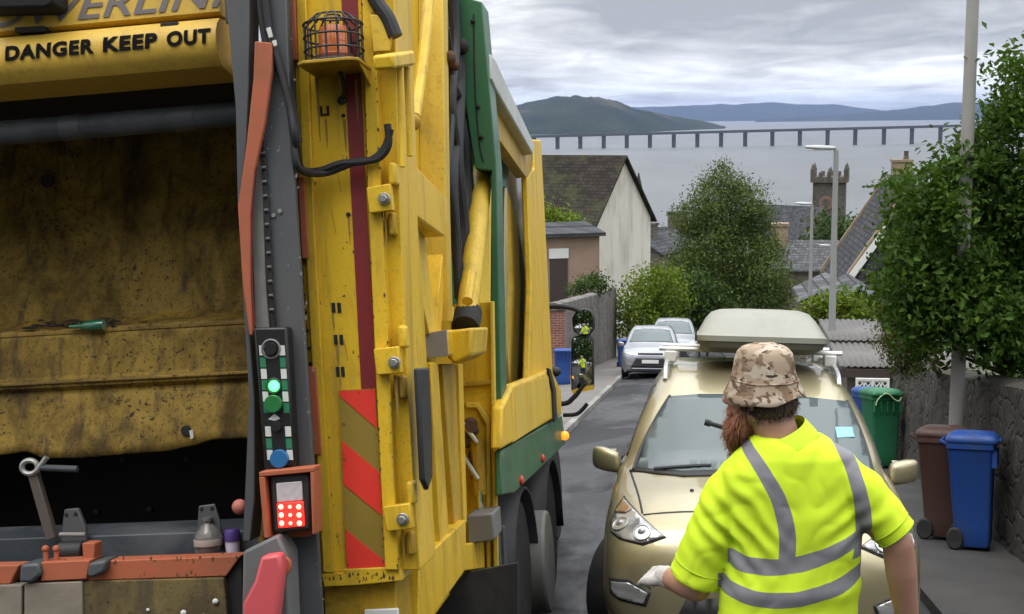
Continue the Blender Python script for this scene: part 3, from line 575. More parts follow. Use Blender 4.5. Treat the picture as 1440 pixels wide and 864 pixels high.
# ------------------------------------------------------------------ trees and shrubs
tree('ash_tree', 'tall feathery grey green ash tree standing beyond the parked cars', (at(1030, 400, 72).x, 72, gz(3, 72)), at(1030, 380, 72), .22,
     pxblobs([(1016, 236, 12), (1006, 258, 24), (1030, 264, 24), (996, 288, 32), (1048, 282, 32), (976, 312, 32), (1020, 315, 42), (1062, 310, 30), (968, 318, 14), (1000, 350, 46), (1045, 350, 48), (1080, 350, 26), (972, 372, 34), (1070, 385, 42), (1020, 395, 52), (1088, 410, 30), (1060, 430, 46), (985, 425, 40), (1085, 440, 30)], 72, 1.2, 1), 52000, .165, m_lf_ash, 5, clump=9, asp=2.2, shell=.35)
tree('hedge_shrub', 'bright yellow green shrub spilling over the end of the grey wall', (at(905, 440, 57).x, 57, gz(-2.5, 57)), at(905, 430, 57), .06,
     pxblobs([(893, 418, 24), (884, 440, 20), (912, 440, 28), (926, 398, 24), (905, 395, 16), (940, 420, 28), (890, 462, 22), (925, 462, 26), (945, 385, 14)], 57, .7, 2), 6500, .17, m_lf_hedge, 8, 'shrub', clump=5, stems=3)
tree('hedge_shrub', 'mid green rounded shrub behind the dark silver car', (at(985, 440, 60).x, 60, gz(.4, 60)), at(985, 440, 60), .06,
     pxblobs([(960, 400, 26), (985, 418, 32), (1010, 428, 24), (968, 440, 30), (1000, 455, 28), (950, 440, 25), (1020, 450, 16), (978, 395, 14)], 60, .8, 3), 6500, .17, m_lf_dark, 9, 'shrub', clump=5, stems=3)
tree('hedge_shrub', 'low yellow green shrub below the street lamps on the right', (at(1180, 450, 36).x, 36, gz(4, 36) - .3), at(1180, 445, 36), .05,
     pxblobs([(1150, 437, 14), (1168, 426, 14), (1190, 430, 17), (1212, 438, 15), (1140, 445, 12), (1180, 448, 20), (1225, 446, 10)], 36, .5, 4), 3600, .12, m_lf_hedge, 10, 'shrub', clump=5, stems=3)
tree('churchyard_tree', 'dark round churchyard tree in front of the church tower', (at(1172, 360, 135).x, 135, gz(11, 135)), at(1172, 350, 135), .25,
     pxblobs([(1168, 322, 20), (1185, 335, 18), (1160, 350, 26), (1182, 365, 28), (1165, 385, 30), (1150, 370, 20)], 135, 2, 5), 5000, .45, m_lf_dark, 11, clump=5)
tree('churchyard_tree', 'dark low crown right of the church tower', (at(1205, 350, 150).x, 150, gz(16, 150)), at(1205, 345, 150), .25,
     pxblobs([(1203, 318, 13), (1212, 335, 17), (1198, 350, 20), (1222, 355, 18), (1235, 370, 22)], 150, 2, 6), 3600, .45, m_lf_dark, 12, clump=5)
tree('garden_tree', 'small green tree top showing over the pink outbuilding', (at(793, 330, 72).x, 72, gz(-6, 72)), at(793, 325, 72), .1,
     pxblobs([(785, 312, 15), (803, 316, 12), (770, 306, 14), (790, 330, 18)], 72, .6, 7), 2200, .22, m_lf_hedge, 13, clump=5)
tree('wall_shrub', 'small dark green shrub on top of the tall grey wall', (at(828, 405, 50).x - .35, 50, gz(-3.6, 50) + 1.6), at(828, 408, 50), .03,
     pxblobs([(822, 402, 8), (836, 396, 8), (846, 402, 7), (810, 408, 7)], 50, .3, 8), 1300, .12, m_lf_dark, 14, 'shrub', clump=4, stems=2)
nb = pxblobs([(1418, 92, 15), (1404, 102, 9), (1428, 118, 22), (1444, 90, 20), (1440, 165, 34), (1412, 172, 26), (1385, 190, 20), (1462, 150, 40), (1372, 206, 22), (1352, 232, 26), (1338, 226, 12), (1398, 230, 44), (1325, 262, 24), (1300, 258, 16), (1272, 262, 15), (1288, 282, 24), (1256, 270, 10), (1316, 300, 40), (1362, 300, 52), (1425, 300, 66), (1272, 305, 20), (1300, 345, 44), (1268, 352, 20), (1360, 372, 62), (1430, 390, 70), (1290, 395, 44), (1250, 398, 22), (1235, 410, 12), (1315, 440, 50), (1275, 430, 30), (1390, 450, 62), (1450, 470, 60), (1300, 485, 30), (1425, 500, 34), (1500, 300, 90), (1500, 430, 80)], 12.6, .7, 21)
tree('garden_tree', 'big leafy green tree leaning over the brown garden wall at the right', (3.95, 13.0, gz(3.9, 13)), (4.05, 12.9, gz(3.9, 13) + 2.2), .13, [(c, r * .86, s) for c, r, s in nb], 44000, .070, m_lf_near, 15, clump=16, asp=1.8, shell=.35, up=.5)
tree('conifer_shrub', 'olive yellow conifer shrub under the leafy tree, left of the concrete post', (3.75, 14.8, gz(3.7, 14.6)), at(1285, 470, 14.8), .04,
     pxblobs([(1262, 412, 14), (1250, 435, 15), (1270, 440, 18), (1255, 462, 18), (1282, 470, 22), (1262, 490, 20), (1290, 500, 20), (1274, 515, 17), (1250, 480, 12)], 14.6, .25, 22), 7000, .042, m_lf_olive, 16, 'shrub', clump=7, asp=2.6, limbs=False)
# a sprinkling of roofs and trees in the dip, so the town reaches the water
far = thing('x', 'x', 'x'); bpy.data.objects.remove(far)
rgf = random.Random(5); fb = []
for k in range(170):
    y = rgf.uniform(190, 640); x = rgf.uniform(-.34, .42) * y - 10; fb.append(((x, y, gz(x, y) + 2.5), rgf.uniform(2.5, 5.5), (1.2, 1.2, .8)))
lw = leaves('shoreside_wood', fb, 16000, 1.3, m_lf_dark, None, 40, 1.3); lw['kind'] = 'stuff'
for k in range(7):
    y = 210 + k * 42; x = (.02 + .3 * ((k * 37) % 7) / 7 - .1) * y; L_, W2 = 9 + k % 3 * 2, 7; cy_ = (x, y, gz(x, y))
    gabled('distant_house', ['grey roofed house down by the shore, nearest of the scattered roofs', 'slate roofed house among trees behind the ash crown', 'far slate roofed house low beside the shore trees', 'small far house with grey roof below the waterline edge', 'far pale house half lost among shore trees', 'far stone house near the water behind the villa', 'farthest small house close to the water'][k], cy_, R(20 * k), L_, W2, 3.2, 6.4, m_harl if k % 2 else m_old, m_slate_g, [], .2, gutter=False)
# ------------------------------------------------------------------ lamp posts
m_col = pbr('galvanised lamp column', (.30, .305, .30), .6, .2, var=.08, dirt=(.2, .18, .15), amt=.3, ds=2)
m_conc = pbr('concrete column', (.36, .35, .33), .85, var=.08, dirt=(.2, .19, .17), amt=.4, ds=3, dst=(1, 1, .3))
m_lant = pbr('lantern housing', (.42, .43, .44), .5); m_lens = pbr('lamp lens', (.55, .56, .55), .2)
def lamp_post(x, y, ztop, r0, r1, arm, label, mat, head=.62, door=True, base=1.25):
    z0 = gz(x, y); o = thing('street_lamp', label, 'street lamp', (x, y, z0)); h = ztop - z0
    bm = B(); lathe(bm, [(r0 * base, -.2), (r0 * base, 1.25), (r0, 1.4), (r1, h)], n=14); p = obj('column', bm, mat, o)
    if door: bm = B(); box(bm, (-.05, -r0 * 1.25 - .012, .45), (.05, -r0 * .9, 1.0)); obj('access_door', bm, mat, p, smooth=False, bevel=.004)
    bm = B(); tube(bm, [(0, 0, h - .02), (-.03, 0, h + .05), (-arm, 0, h + .06)], r1 * .8, 8); obj('bracket', bm, mat, o)
    bm = B(); a = -arm; loftrings(bm, [ring((a + .05, 0, h + .06), (-1, 0, .0), .04, 10, .04), ring((a - .06, 0, h + .06), (-1, 0, 0), .10, 10, .055), ring((a - head * .6, 0, h + .075), (-1, 0, 0), .12, 10, .06), ring((a - head, 0, h + .09), (-1, 0, 0), .05, 10, .03)])
    l = obj('lantern', bm, m_lant, o); bm = B(); box(bm, (a - head * .85, -.08, h + .0), (a - .12, .08, h + .03)); obj('lens', bm, m_lens, l, smooth=False, bevel=.008); return o
def lamp_px(xb, yt, Y, *a, **k): p = at(xb, yt, Y); return lamp_post(p.x, Y, p.z, *a, **k)
p = at(1346, 560, 12.25); lamp_post(p.x, 12.25, gz(p.x, 12) + 8.0, .068, .045, .5, 'tall pale concrete lamp column rising through the leafy tree beside the bins', m_conc, base=1.02)
lamp_px(1176, 212, 30, .085, .055, .08, 'slender grey street lamp in front of the church tower', m_col)
lamp_px(1142, 289, 50, .08, .055, .08, 'smaller grey street lamp just left of the church tower', m_col, head=.56)
lamp_px(1167.5, 347, 72, .08, .055, .06, 'farthest street lamp, its head just showing left of the lamp in front of the tower', m_col, head=.56)
# ------------------------------------------------------------------ wheelie bins
m_rub = pbr('black rubber', (.022, .022, .023), .75, var=.2, dirt=(.08, .075, .065), amt=.5, ds=4)
def wheelie_bin(name, label, x, y, rot, c, sc_=(1, 1, 1), cat='bin', z=None, group=None, lean=0):
    mt = pbr('bin plastic ' + name, c, .48, var=.08, vs_=3, dirt=[q * .4 + .03 for q in c], amt=.6, ds=3.5, dst=(1, 1, .35), bump=.15, bs=90)
    z = gz(x, y) + .075 if z is None else z
    o = thing(name, label, cat, Matrix.Translation((x, y, z)) @ Matrix.Rotation(-math.atan(SL), 4, 'X') @ Matrix.Rotation(rot, 4, 'Z') @ Matrix.Diagonal((*sc_, 1)), group)
    def rr(w, d, z, yo=0, r=.04):
        pts = []
        for cx, cy_, a0 in ((w / 2 - r, d / 2 - r, 0), (-w / 2 + r, d / 2 - r, 90), (-w / 2 + r, -d / 2 + r, 180), (w / 2 - r, -d / 2 + r, 270)):
            pts += [Vector((cx + math.cos(R(a0 + t)) * r, cy_ + math.sin(R(a0 + t)) * r + yo, z)) for t in (0, 30, 60, 90)]
        return pts
    bm = B(); loftrings(bm, [rr(.36, .36, .03, -.03), rr(.375, .39, .06, -.03), rr(.385, .42, .2, -.02), rr(.455, .52, .9, 0), rr(.46, .525, .905, 0), rr(.49, .56, .91, 0), rr(.495, .565, .965, 0), rr(.47, .54, .97, 0)])
    body = obj('body', bm, mt, o, angle=40)
    bm = B(); [box(bm, (-.2 + i * .1 - .008, -.30 - .0, .75), (-.2 + i * .1 + .008, -.245, .90)) for i in range(5)]; obj('rib', bm, mt, body, smooth=False)
    bm = B(); loftrings(bm, [rr(.51, .60, .966, -.015, .05), rr(.525, .615, .985, -.015, .06), rr(.50, .58, 1.02, -.015, .07), rr(.40, .47, 1.05, -.01, .08), rr(.2, .25, 1.06, 0, .06)]); ld = obj('lid', bm, mt, o, angle=50)
    bm = B(); box(bm, (-.12, -.345, .975), (.12, -.31, 1.0)); obj('lid_grip', bm, mt, ld, smooth=False, bevel=.008)
    bm = B(); tube(bm, [(-.22, .27, .95), (-.22, .34, .97), (.22, .34, .97), (.22, .27, .95)], .016, 8, False); obj('handle', bm, mt, o)
    for s in (-1, 1):
        bm = B(); M = Matrix.Translation((s * .20, .17, .10)) @ Matrix.Rotation(math.pi / 2, 4, 'Y'); lathe(bm, [(.02, -.035), (.085, -.035), (.1, -.02), (.1, .02), (.085, .035), (.02, .035)], (0, 0, 0), 20, M); obj('wheel', bm, m_rub, o)
    bm = B(); cyl(bm, (-.2, .17, .1), (.2, .17, .1), .012, n=8); obj('axle', bm, m_rub, o); return o
wheelie_bin('blue_wheelie_bin', 'blue wheelie bin standing against the brown wall, right of the brown bin', at(1366, 762, 11.3).x, 11.3, R(74), (.012, .062, .27), (.9, .72, .97))
wheelie_bin('brown_wheelie_bin', 'dark brown wheelie bin tucked behind the nearer blue one', at(1325, 762, 11.75).x, 11.75, R(70), (.075, .038, .028), (.9, .74, .97))
green = wheelie_bin('green_wheelie_bin', 'green wheelie bin with a pale strap hanging over its lid beside the gold car', at(1238, 640, 17.2).x, 17.2, R(12), (.012, .15, .058), (.86, .9, 1))
bm = B(); tube(bm, [(-.2, -.33, .84), (-.17, -.335, .92), (-.06, -.34, 1.0), (.02, -.34, .98), (.08, -.335, .93), (.16, -.335, .90), (.2, -.33, .95)], .009, 6); st = obj('strap', bm, pbr('pale green webbing', (.42, .6, .33), .8), green)
wheelie_bin('blue_wheelie_bin', 'blue bin lid just showing behind the green bin', at(1222, 640, 17.95).x, 17.95, R(10), (.02, .085, .33), (.8, .8, .97))
wheelie_bin('blue_wheelie_bin', 'blue wheelie bin on the left footway behind the lorry mirror', at(791, 548, 36).x, 36, R(10), (.014, .075, .32))
wheelie_bin('blue_wheelie_bin', 'dark blue bin beside the wall, left of the silver parked car', at(877, 500, 47).x, 47, R(10), (.010, .03, .14))
# ------------------------------------------------------------------ cars
from mathutils.geometry import delaunay_2d_cdt
m_tyre = pbr('tyre rubber', (.018, .018, .019), .8, var=.2, dirt=(.07, .065, .06), amt=.5, ds=6)
m_rim = pbr('alloy rim', (.45, .45, .46), .35, .8, var=.05); m_dark = pbr('dark plastic', (.022, .022, .024), .6, var=.1); m_black = pbr('wheel arch black', (.008, .008, .008), .9, var=0)
m_chrome = pbr('chrome trim', (.75, .76, .78), .12, 1., var=0); m_silver = pbr('satin aluminium', (.62, .63, .64), .38, .8, var=.05)
def m_screen(nm, c=(.12, .15, .15)):
    n = Nd(nm); n.base(c); n.set(roughness=.04, specular_ior_level=.5); n.b.inputs['IOR'].default_value = 1.45; return n.m
m_scr = m_screen('windscreen glass', (.10, .13, .135)); m_side = m_screen('tinted side glass', (.03, .036, .04))
def m_lampglass():
    n = Nd('headlamp glass'); v = n.noise(9, 2, .5, (.6, .3, 2.2)); c = n.ramp(v, [(0, (.62, .63, .63)), (.3, (.50, .505, .51)), (.6, (.30, .30, .305)), (.85, (.42, .42, .425))]); n.base(c); n.set(roughness=.12, metallic=.35, coat_weight=1.); return n.m
m_hl = m_lampglass(); m_amber = pbr('amber lens', (.30, .185, .12), .2, .3, var=.15, coat=1); m_plate_w = pbr('white plate', (.68, .68, .64), .4)
def paint(nm, c, metal=.55, rough=.34, dirt=(.2, .18, .15)):
    return pbr(nm, c, rough, metal, var=.04, vs_=2, dirt=dirt, amt=.16, ds=2.5, coat=.9)
ST = [ # y, then eight (x, z): underside, sill, widest, belt, glass foot, roof edge, roof, middle
 (.00, (.50, .36), (.57, .42), (.60, .52), (.58, .62), (.50, .68), (.36, .72), (.20, .735), (0, .74)),
 (.05, (.70, .26), (.79, .38), (.815, .52), (.785, .68), (.66, .77), (.45, .81), (.24, .83), (0, .835)),
 (.17, (.79, .20), (.88, .38), (.90, .56), (.875, .77), (.735, .875), (.5, .915), (.26, .93), (0, .935)),
 (.42, (.84, .18), (.915, .38), (.93, .60), (.91, .85), (.79, .955), (.54, 1.0), (.28, 1.015), (0, 1.02)),
 (.80, (.85, .18), (.925, .40), (.94, .64), (.92, .91), (.82, 1.02), (.57, 1.07), (.30, 1.085), (0, 1.09)),
 (1.08, (.85, .18), (.925, .40), (.94, .66), (.925, .94), (.84, 1.06), (.63, 1.125), (.34, 1.15), (0, 1.155)),
 (1.42, (.85, .18), (.925, .40), (.94, .67), (.93, .965), (.86, 1.09), (.735, 1.28), (.38, 1.33), (0, 1.345)),
 (1.78, (.85, .18), (.925, .40), (.94, .67), (.93, .98), (.868, 1.105), (.705, 1.47), (.37, 1.53), (0, 1.545)),
 (2.12, (.85, .18), (.925, .40), (.94, .67), (.93, .985), (.868, 1.11), (.668, 1.585), (.36, 1.648), (0, 1.662)),
 (2.60, (.85, .18), (.925, .40), (.94, .67), (.93, .99), (.868, 1.115), (.66, 1.64), (.36, 1.70), (0, 1.713)),
 (3.40, (.85, .18), (.925, .40), (.94, .67), (.93, .995), (.865, 1.12), (.655, 1.64), (.36, 1.70), (0, 1.713)),
 (4.10, (.84, .2), (.92, .42), (.935, .68), (.925, 1.0), (.855, 1.125), (.64, 1.60), (.35, 1.665), (0, 1.68)),
 (4.48, (.82, .24), (.905, .45), (.92, .70), (.91, 1.0), (.84, 1.13), (.62, 1.53), (.34, 1.60), (0, 1.615)),
 (4.64, (.80, .28), (.89, .46), (.905, .70), (.89, .99), (.82, 1.12), (.62, 1.40), (.34, 1.46), (0, 1.475)),
 (4.76, (.78, .32), (.86, .46), (.88, .68), (.86, .93), (.78, 1.02), (.60, 1.07), (.30, 1.085), (0, 1.09)),
 (4.82, (.66, .38), (.76, .46), (.80, .60), (.76, .75), (.70, .82), (.50, .85), (.25, .86), (0, .865))]
def cr(p, t):                            # Catmull-Rom through array rows
    n = len(p); i = min(int(t), n - 2); f = t - i; a, b, c, d = p[max(i - 1, 0)], p[i], p[i + 1], p[min(i + 2, n - 1)]
    return .5 * (2 * b + (c - a) * f + (2 * a - 5 * b + 4 * c - d) * f * f + (3 * b - a - 3 * c + d) * f ** 3)
def car_shell(sx, sy, sz, wheels, wr, mat):
    A = np.array([[[y] + list(q) for q in r] for y, *r in ST])            # station, point, (y, x, z)
    A[:, :, 0] *= sy; A[:, :, 1] *= sx; A[:, :, 2] *= sz
    ks, kp = 5, 4; S_ = np.array([cr(A, t) for t in np.linspace(0, len(ST) - 1, (len(ST) - 1) * ks + 1)])
    rings = []
    for s in S_:
        q = np.array([cr(s, t) for t in np.linspace(0, 7, 7 * kp + 1)]); rt = [Vector((x, y, z)) for y, x, z in q]; lf = [Vector((-v.x, v.y, v.z)) for v in rt[-2::-1]]
        rings.append(rt + lf)
    bm = B(); loftrings(bm, rings); me = bpy.data.meshes.new('t'); bmesh.ops.recalc_face_normals(bm, faces=bm.faces); bm.to_mesh(me); bm.free()
    me.materials.append(mat); me.materials.append(m_black); o = bpy.data.objects.new('t', me); col.objects.link(o)
    bm = B()
    for wx in (-1, 1):
        for wy in wheels: cyl(bm, (wx * sx * .62, wy, wr), (wx * sx * 1.1, wy, wr), wr * 1.13, n=36)
    bmesh.ops.recalc_face_normals(bm, faces=bm.faces); cm = bpy.data.meshes.new('c'); bm.to_mesh(cm); bm.free(); cm.materials.append(mat); cm.materials.append(m_black)
    for p in cm.polygons: p.material_index = 1
    co = bpy.data.objects.new('c', cm); col.objects.link(co); m = o.modifiers.new('b', 'BOOLEAN'); m.object = co; m.operation = 'DIFFERENCE'; m.solver = 'EXACT'
    dg = bpy.context.evaluated_depsgraph_get(); r = bpy.data.meshes.new_from_object(o.evaluated_get(dg)); bpy.data.objects.remove(o); bpy.data.objects.remove(co)
    r.polygons.foreach_set('use_smooth', [True] * len(r.polygons)); r.set_sharp_from_angle(angle=R(50)); return r
class Car:
    def __init__(s, name, label, x, y, c_paint, dims=(1, 1, 1), wheels=(.93, 3.78), wr=.335, yaw=0, roll=0, group=None, dz=0):
        M = Matrix.Translation((x, y, gz(x, y + 1) + SL * 1.0 + dz)) @ Matrix.Rotation(-math.atan(SL), 4, 'X') @ Matrix.Rotation(roll, 4, 'Y') @ Matrix.Rotation(yaw, 4, 'Z')
        s.o = thing(name, label, 'car', M, group); s.M = M; s.Mi = M.inverted(); s.mat = c_paint; s.d = dims
        wheels = [w * dims[1] for w in wheels]; me = car_shell(*dims, wheels, wr, c_paint); s.body = obj('body', me, [], s.o, smooth=False)
        s.bvh = BVHTree.FromPolygons([v.co.copy() for v in me.vertices], [tuple(p.vertices) for p in me.polygons]); s.wheels = wheels; s.wr = wr
    def hit(s, p, mode):
        if mode == 'px': o_ = s.Mi @ CAM; d = (s.Mi.to_3x3() @ ray(*p)).normalized()
        elif mode == 'front': o_ = Vector((p[0], -3, p[1])); d = Vector((0, 1, 0))
        elif mode == 'top': o_ = Vector((p[0], p[1], 4)); d = Vector((0, 0, -1))
        elif mode == 'right': o_ = Vector((3, p[0], p[1])); d = Vector((-1, 0, 0))
        else: o_ = Vector((-3, p[0], p[1])); d = Vector((1, 0, 0))
        h = s.bvh.ray_cast(o_, d)
        if h[0] is None:
            t = -o_.y / d.y if abs(d.y) > .3 else 3.0; h = s.bvh.find_nearest(o_ + d * t)
        return h[0], h[1]
    def local(s, poly, mode='px'): return [s.hit(p, mode)[0] for p in poly]
    def patch(s, name, poly, mode, mat, off=.004, thick=.006, parent=None, step=None, bulge=0):
        xs = [p[0] for p in poly]; yy = [p[1] for p in poly]; st = step or max(max(xs) - min(xs), max(yy) - min(yy)) / 12
        V = [Vector(p) for p in poly]; E = [(i, (i + 1) % len(V)) for i in range(len(V))]; P2 = list(V)
        # rounder outline and an inner grid
        a = min(xs) + st / 2
        while a < max(xs):
            b = min(yy) + st / 2
            while b < max(yy): P2.append(Vector((a, b))); b += st
            a += st
        fine = []; 
        for i in range(len(V)):
            n = max(1, int((V[(i + 1) % len(V)] - V[i]).length / st)); fine += [V[i].lerp(V[(i + 1) % len(V)], k / n) for k in range(n)]
        nb = len(fine); P2 = fine + P2[len(V):]
        r = delaunay_2d_cdt(P2, [(i, (i + 1) % nb) for i in range(nb)], [list(range(nb))], 1, 1e-6)
        bm = B(); vs_ = []
        for v in r[0]: h, nn = s.hit(v, mode); vs_.append(bm.verts.new(h + nn * off))
        for f in r[2]:
            try: bm.faces.new([vs_[i] for i in f])
            except ValueError: pass
        bm.normal_update(); av = Vector()
        for f in bm.faces: av += f.normal
        me = bpy.data.meshes.new(name); bm.to_mesh(me); bm.free()
        view = {'px': s.Mi.to_3x3() @ ray(720, 432), 'front': Vector((0, 1, 0)), 'top': Vector((0, 0, -1)), 'right': Vector((-1, 0, 0)), 'left': Vector((1, 0, 0))}[mode]
        if av.dot(view) > 0: me.flip_normals()
        o = obj(name, me, mat, parent or s.o, angle=50); m = o.modifiers.new('thick', 'SOLIDIFY'); m.thickness = thick; m.offset = 1 if thick > .01 else 0; return o
    def wheel(s, steer=0):
        k = 0
        for wy in s.wheels:
            for sd in (-1, 1):
                h = bpy.data.objects.new('wheel', None); h.empty_display_size = .1; col.objects.link(h); h.parent = s.o
                h.location = (sd * (s.d[0] * .945 - .10), wy, s.wr); h.rotation_euler = (0, 0, (steer if k < 2 else 0))
                M = Matrix.Rotation(math.pi / 2 * sd, 4, 'Y'); r = s.wr
                bm = B(); lathe(bm, [(r * .62, -.10), (r * .9, -.105), (r * .985, -.085), (r, -.05), (r, .05), (r * .985, .085), (r * .9, .105), (r * .62, .10)], n=36, M=M); obj('tyre', bm, m_tyre, h)
                bm = B(); lathe(bm, [(.0, .05), (.06, .075), (.075, .05), (r * .2, .03), (r * .55, .03), (r * .6, .095), (r * .645, .10), (r * .645, -.09), (0, -.08)], n=36, M=M)
                rim = obj('rim', bm, m_rim, h); bm = B()
                for q in range(7):
                    a = 2 * math.pi * q / 7; M2 = M @ Matrix.Rotation(a, 4, 'Z'); box(bm, (.05, -.022, .05), (r * .62, .022, .085), M2)
                obj('spoke', bm, m_rim, rim, smooth=False, bevel=.008); k += 1
    def mirror(s, y, z, mat, w=.22):
        for sd in (-1, 1):
            bm = B(); x0 = s.d[0] * .875
            def sq(t, a, b):
                c = Vector((sd * (x0 + t * w + .03), y - .02 + .05 * t, z + .012 * t - .02 * (1 - t)))
                return [c + Vector((0, math.copysign(abs(math.cos(q)) ** .55, math.cos(q)) * a, math.copysign(abs(math.sin(q)) ** .6, math.sin(q)) * b)) for q in [2 * math.pi * i / 24 for i in range(24)]]
            loftrings(bm, [sq(t, a, b) for t, a, b in ((0, .035, .05), (.05, .055, .066), (.2, .066, .074), (.6, .068, .078), (.86, .058, .072), (.96, .044, .058), (1.0, .025, .035))])
            m_ = obj('door_mirror', bm, mat, s.o, angle=60)
            bm = B(); tube(bm, [(sd * (x0 - .08), y + .04, z - .06), (sd * (x0 + .07), y + .01, z - .05)], .035, 8, False); obj('mirror_foot', bm, m_dark, m_)
            bm = B(); box(bm, (sd * (x0 + .06), y + .075, z - .06), (sd * (x0 + w - .02), y + .09, z + .06)) if sd > 0 else box(bm, (sd * (x0 + w - .02), y + .075, z - .06), (sd * (x0 + .06), y + .09, z + .06)); obj('mirror_glass', bm, m_chrome, m_, smooth=False)
def flatplate(c, z):
    q, nn = c.hit((0, z), 'front'); bm = B(); box(bm, (-.26, q.y - .035, z - .055), (.26, q.y - .022, z + .055)); obj('number_plate', bm, m_plate_w, c.o, smooth=False, bevel=.004)
def mx(poly): return [(-x, z) for x, z in poly][::-1]
def sideglass(c, sy, sz):
    for md in ('left', 'right'):
        c.patch('side_window', [(1.42 * sy, 1.10 * sz), (2.05 * sy, 1.13 * sz), (2.05 * sy, 1.53 * sz), (1.95 * sy, 1.51 * sz)], md, m_side)
        c.patch('side_window', [(2.12 * sy, 1.13 * sz), (3.05 * sy, 1.14 * sz), (3.05 * sy, 1.565 * sz), (2.12 * sy, 1.545 * sz)], md, m_side)
        c.patch('side_window', [(3.12 * sy, 1.14 * sz), (4.2 * sy, 1.16 * sz), (4.0 * sy, 1.53 * sz), (3.12 * sy, 1.565 * sz)], md, m_side)
        for y0 in (1.95, 3.08): c.patch('door_seam', [(y0 * sy, .36 * sz), (y0 * sy + .012, .36 * sz), (y0 * sy + .012, 1.08 * sz), (y0 * sy, 1.08 * sz)], md, m_black, .0015, .002)
        for y0 in (2.65, 3.5): c.patch('door_handle', [(y0 * sy, .93 * sz), (y0 * sy + .2, .94 * sz), (y0 * sy + .2, .97 * sz), (y0 * sy, .96 * sz)], md, m_dark, .012, .02)
    c.patch('tail_light', [(.66, .95 * sz), (.82, .95 * sz), (.80, 1.1 * sz), (.66, 1.1 * sz)], 'front', m_amber) if 0 else None
# gold people carrier with a roof box, close behind the worker
m_gold = paint('gold beige car paint', (.44, .39, .235), .72, .40)
g = Car('parked_car', 'gold people carrier with a grey roof box, parked close behind the worker', .40, 6.75, m_gold, (.965, 1, 1), roll=.018, yaw=R(-.5))
g.patch('windscreen', [(892, 660), (905, 625), (925, 585), (943, 559), (985, 556), (1060, 556), (1130, 560), (1190, 566), (1208, 605), (1222, 648), (1226, 668), (1150, 663), (1060, 662), (960, 664)], 'px', m_scr, .008, step=14)
for q_ in ([(891, 662), (905, 624), (925, 585), (942, 558)], [(1191, 565), (1209, 605), (1222, 646), (1228, 668)]):
    bm = B(); tube(bm, [sum((h_[k] * w for k, w in ((0, 1), (1, .004))), Vector()) for h_ in [g.hit(p, 'px') for p in q_]], .013, 6); obj('screen_seal', bm, m_dark, g.o)
ws_b = g.patch('windscreen_trim', [(886, 664), (892, 660), (960, 664), (1060, 662), (1150, 663), (1226, 668), (1230, 674), (1150, 670), (1060, 669), (960, 671)], 'px', m_dark, .006)
hl = g.local([(860, 736), (868, 716), (878, 702), (892, 718), (912, 737), (934, 755), (903, 765), (872, 757), (861, 748)]); hl = [(v.x, v.z) for v in hl]
amb = [(v.x, v.z) for v in g.local([(866, 722), (878, 704), (890, 718), (880, 724)])]
fo = [(v.x, v.z) for v in g.local([(860, 817), (884, 819), (911, 834), (905, 849), (874, 842), (862, 834)])]
for f in (lambda q: q, mx):
    h_ = g.patch('headlight', f(hl), 'front', m_hl, .006, .008); g.patch('indicator', f(amb), 'front', m_amber, .016, .004, h_)
    cxh = sum(p[0] for p in f(hl)) / len(hl); czh = sum(p[1] for p in f(hl)) / len(hl)
    for dx_, dz_ in ((-.05, -.005), (.075, -.03)):
        q, nn = g.hit((cxh + dx_ * (1 if f(hl)[0][0] < 0 else -1), czh + dz_), 'front'); bm = B(); tube(bm, ring(q + nn * .013, nn, .047, 24) + [ring(q + nn * .013, nn, .047, 24)[0]], .005, 6, False); cyl(bm, q + nn * .008, q + nn * .0135, .046, .040, 24); rf_ = obj('reflector', bm, m_silver, h_); bm = B(); ball(bm, q + nn * .006, .026, (1, .6, 1), 14, 10); obj('bulb', bm, m_hl, rf_)
    rim_ = [(x + (x - cxh) * .07, z + (z - czh) * .12) for x, z in f(hl)]; g.patch('headlight_rim', rim_, 'front', m_dark, .002, .003)
    fl = g.patch('fog_light', f(fo), 'front', m_hl, .008, .008); cf = sum(p[0] for p in f(fo)) / len(fo); cz_ = sum(p[1] for p in f(fo)) / len(fo)
    g.patch('fog_rim', [(x + (x - cf) * .16, z + (z - cz_) * .3) for x, z in f(fo)], 'front', m_dark, .003, .003)
zf = cz_
g.patch('lower_grille', [(-.47, zf - .16), (-.40, zf + .0), (.40, zf), (.47, zf - .16), (.38, zf - .2), (-.38, zf - .2)], 'front', m_dark, .004)
g.patch('upper_grille', [(-.40, .80), (-.34, .86), (.34, .86), (.40, .80), (.25, .745), (-.25, .745)], 'front', m_dark, .005)
for zz in (.775, .81): g.patch('grille_bar', [(-.33, zz), (-.33, zz + .014), (.33, zz + .014), (.33, zz)], 'front', m_chrome, .012, .006)
flatplate(g, .65)
for s in (-1, 1): g.patch('bonnet_seam', [(s * .66, .22), (s * .672, .22), (s * .79, 1.02), (s * .778, 1.02)], 'top', m_dark, .001, .002)
g.patch('bonnet_seam', [(-.66, .20), (-.66, .212), (.66, .212), (.66, .20)], 'top', m_dark, .001, .002)
q, nn = g.hit((973, 690), 'px'); bm = B(); ball(bm, q, .013, (1, 1.6, .8)); obj('washer_jet', bm, m_dark, g.o)
for pts in ([(920, 664), (960, 661), (1000, 659)], [(1060, 664), (1120, 661), (1185, 660)]):
    bm = B(); P = []
    for p in pts: q, nn = g.hit(p, 'px'); P.append(q + nn * .022)
    tube(bm, P, .011, 6); obj('wiper', bm, m_dark, g.o)
g.patch('sticker', [(1174, 603), (1198, 603), (1201, 617), (1177, 618)], 'px', pbr('pale blue sticker', (.25, .6, .7), .5), .013, .002)
g.wheel(R(-20)); g.mirror(1.46, 1.075, m_gold, .185); sideglass(g, 1, 1)
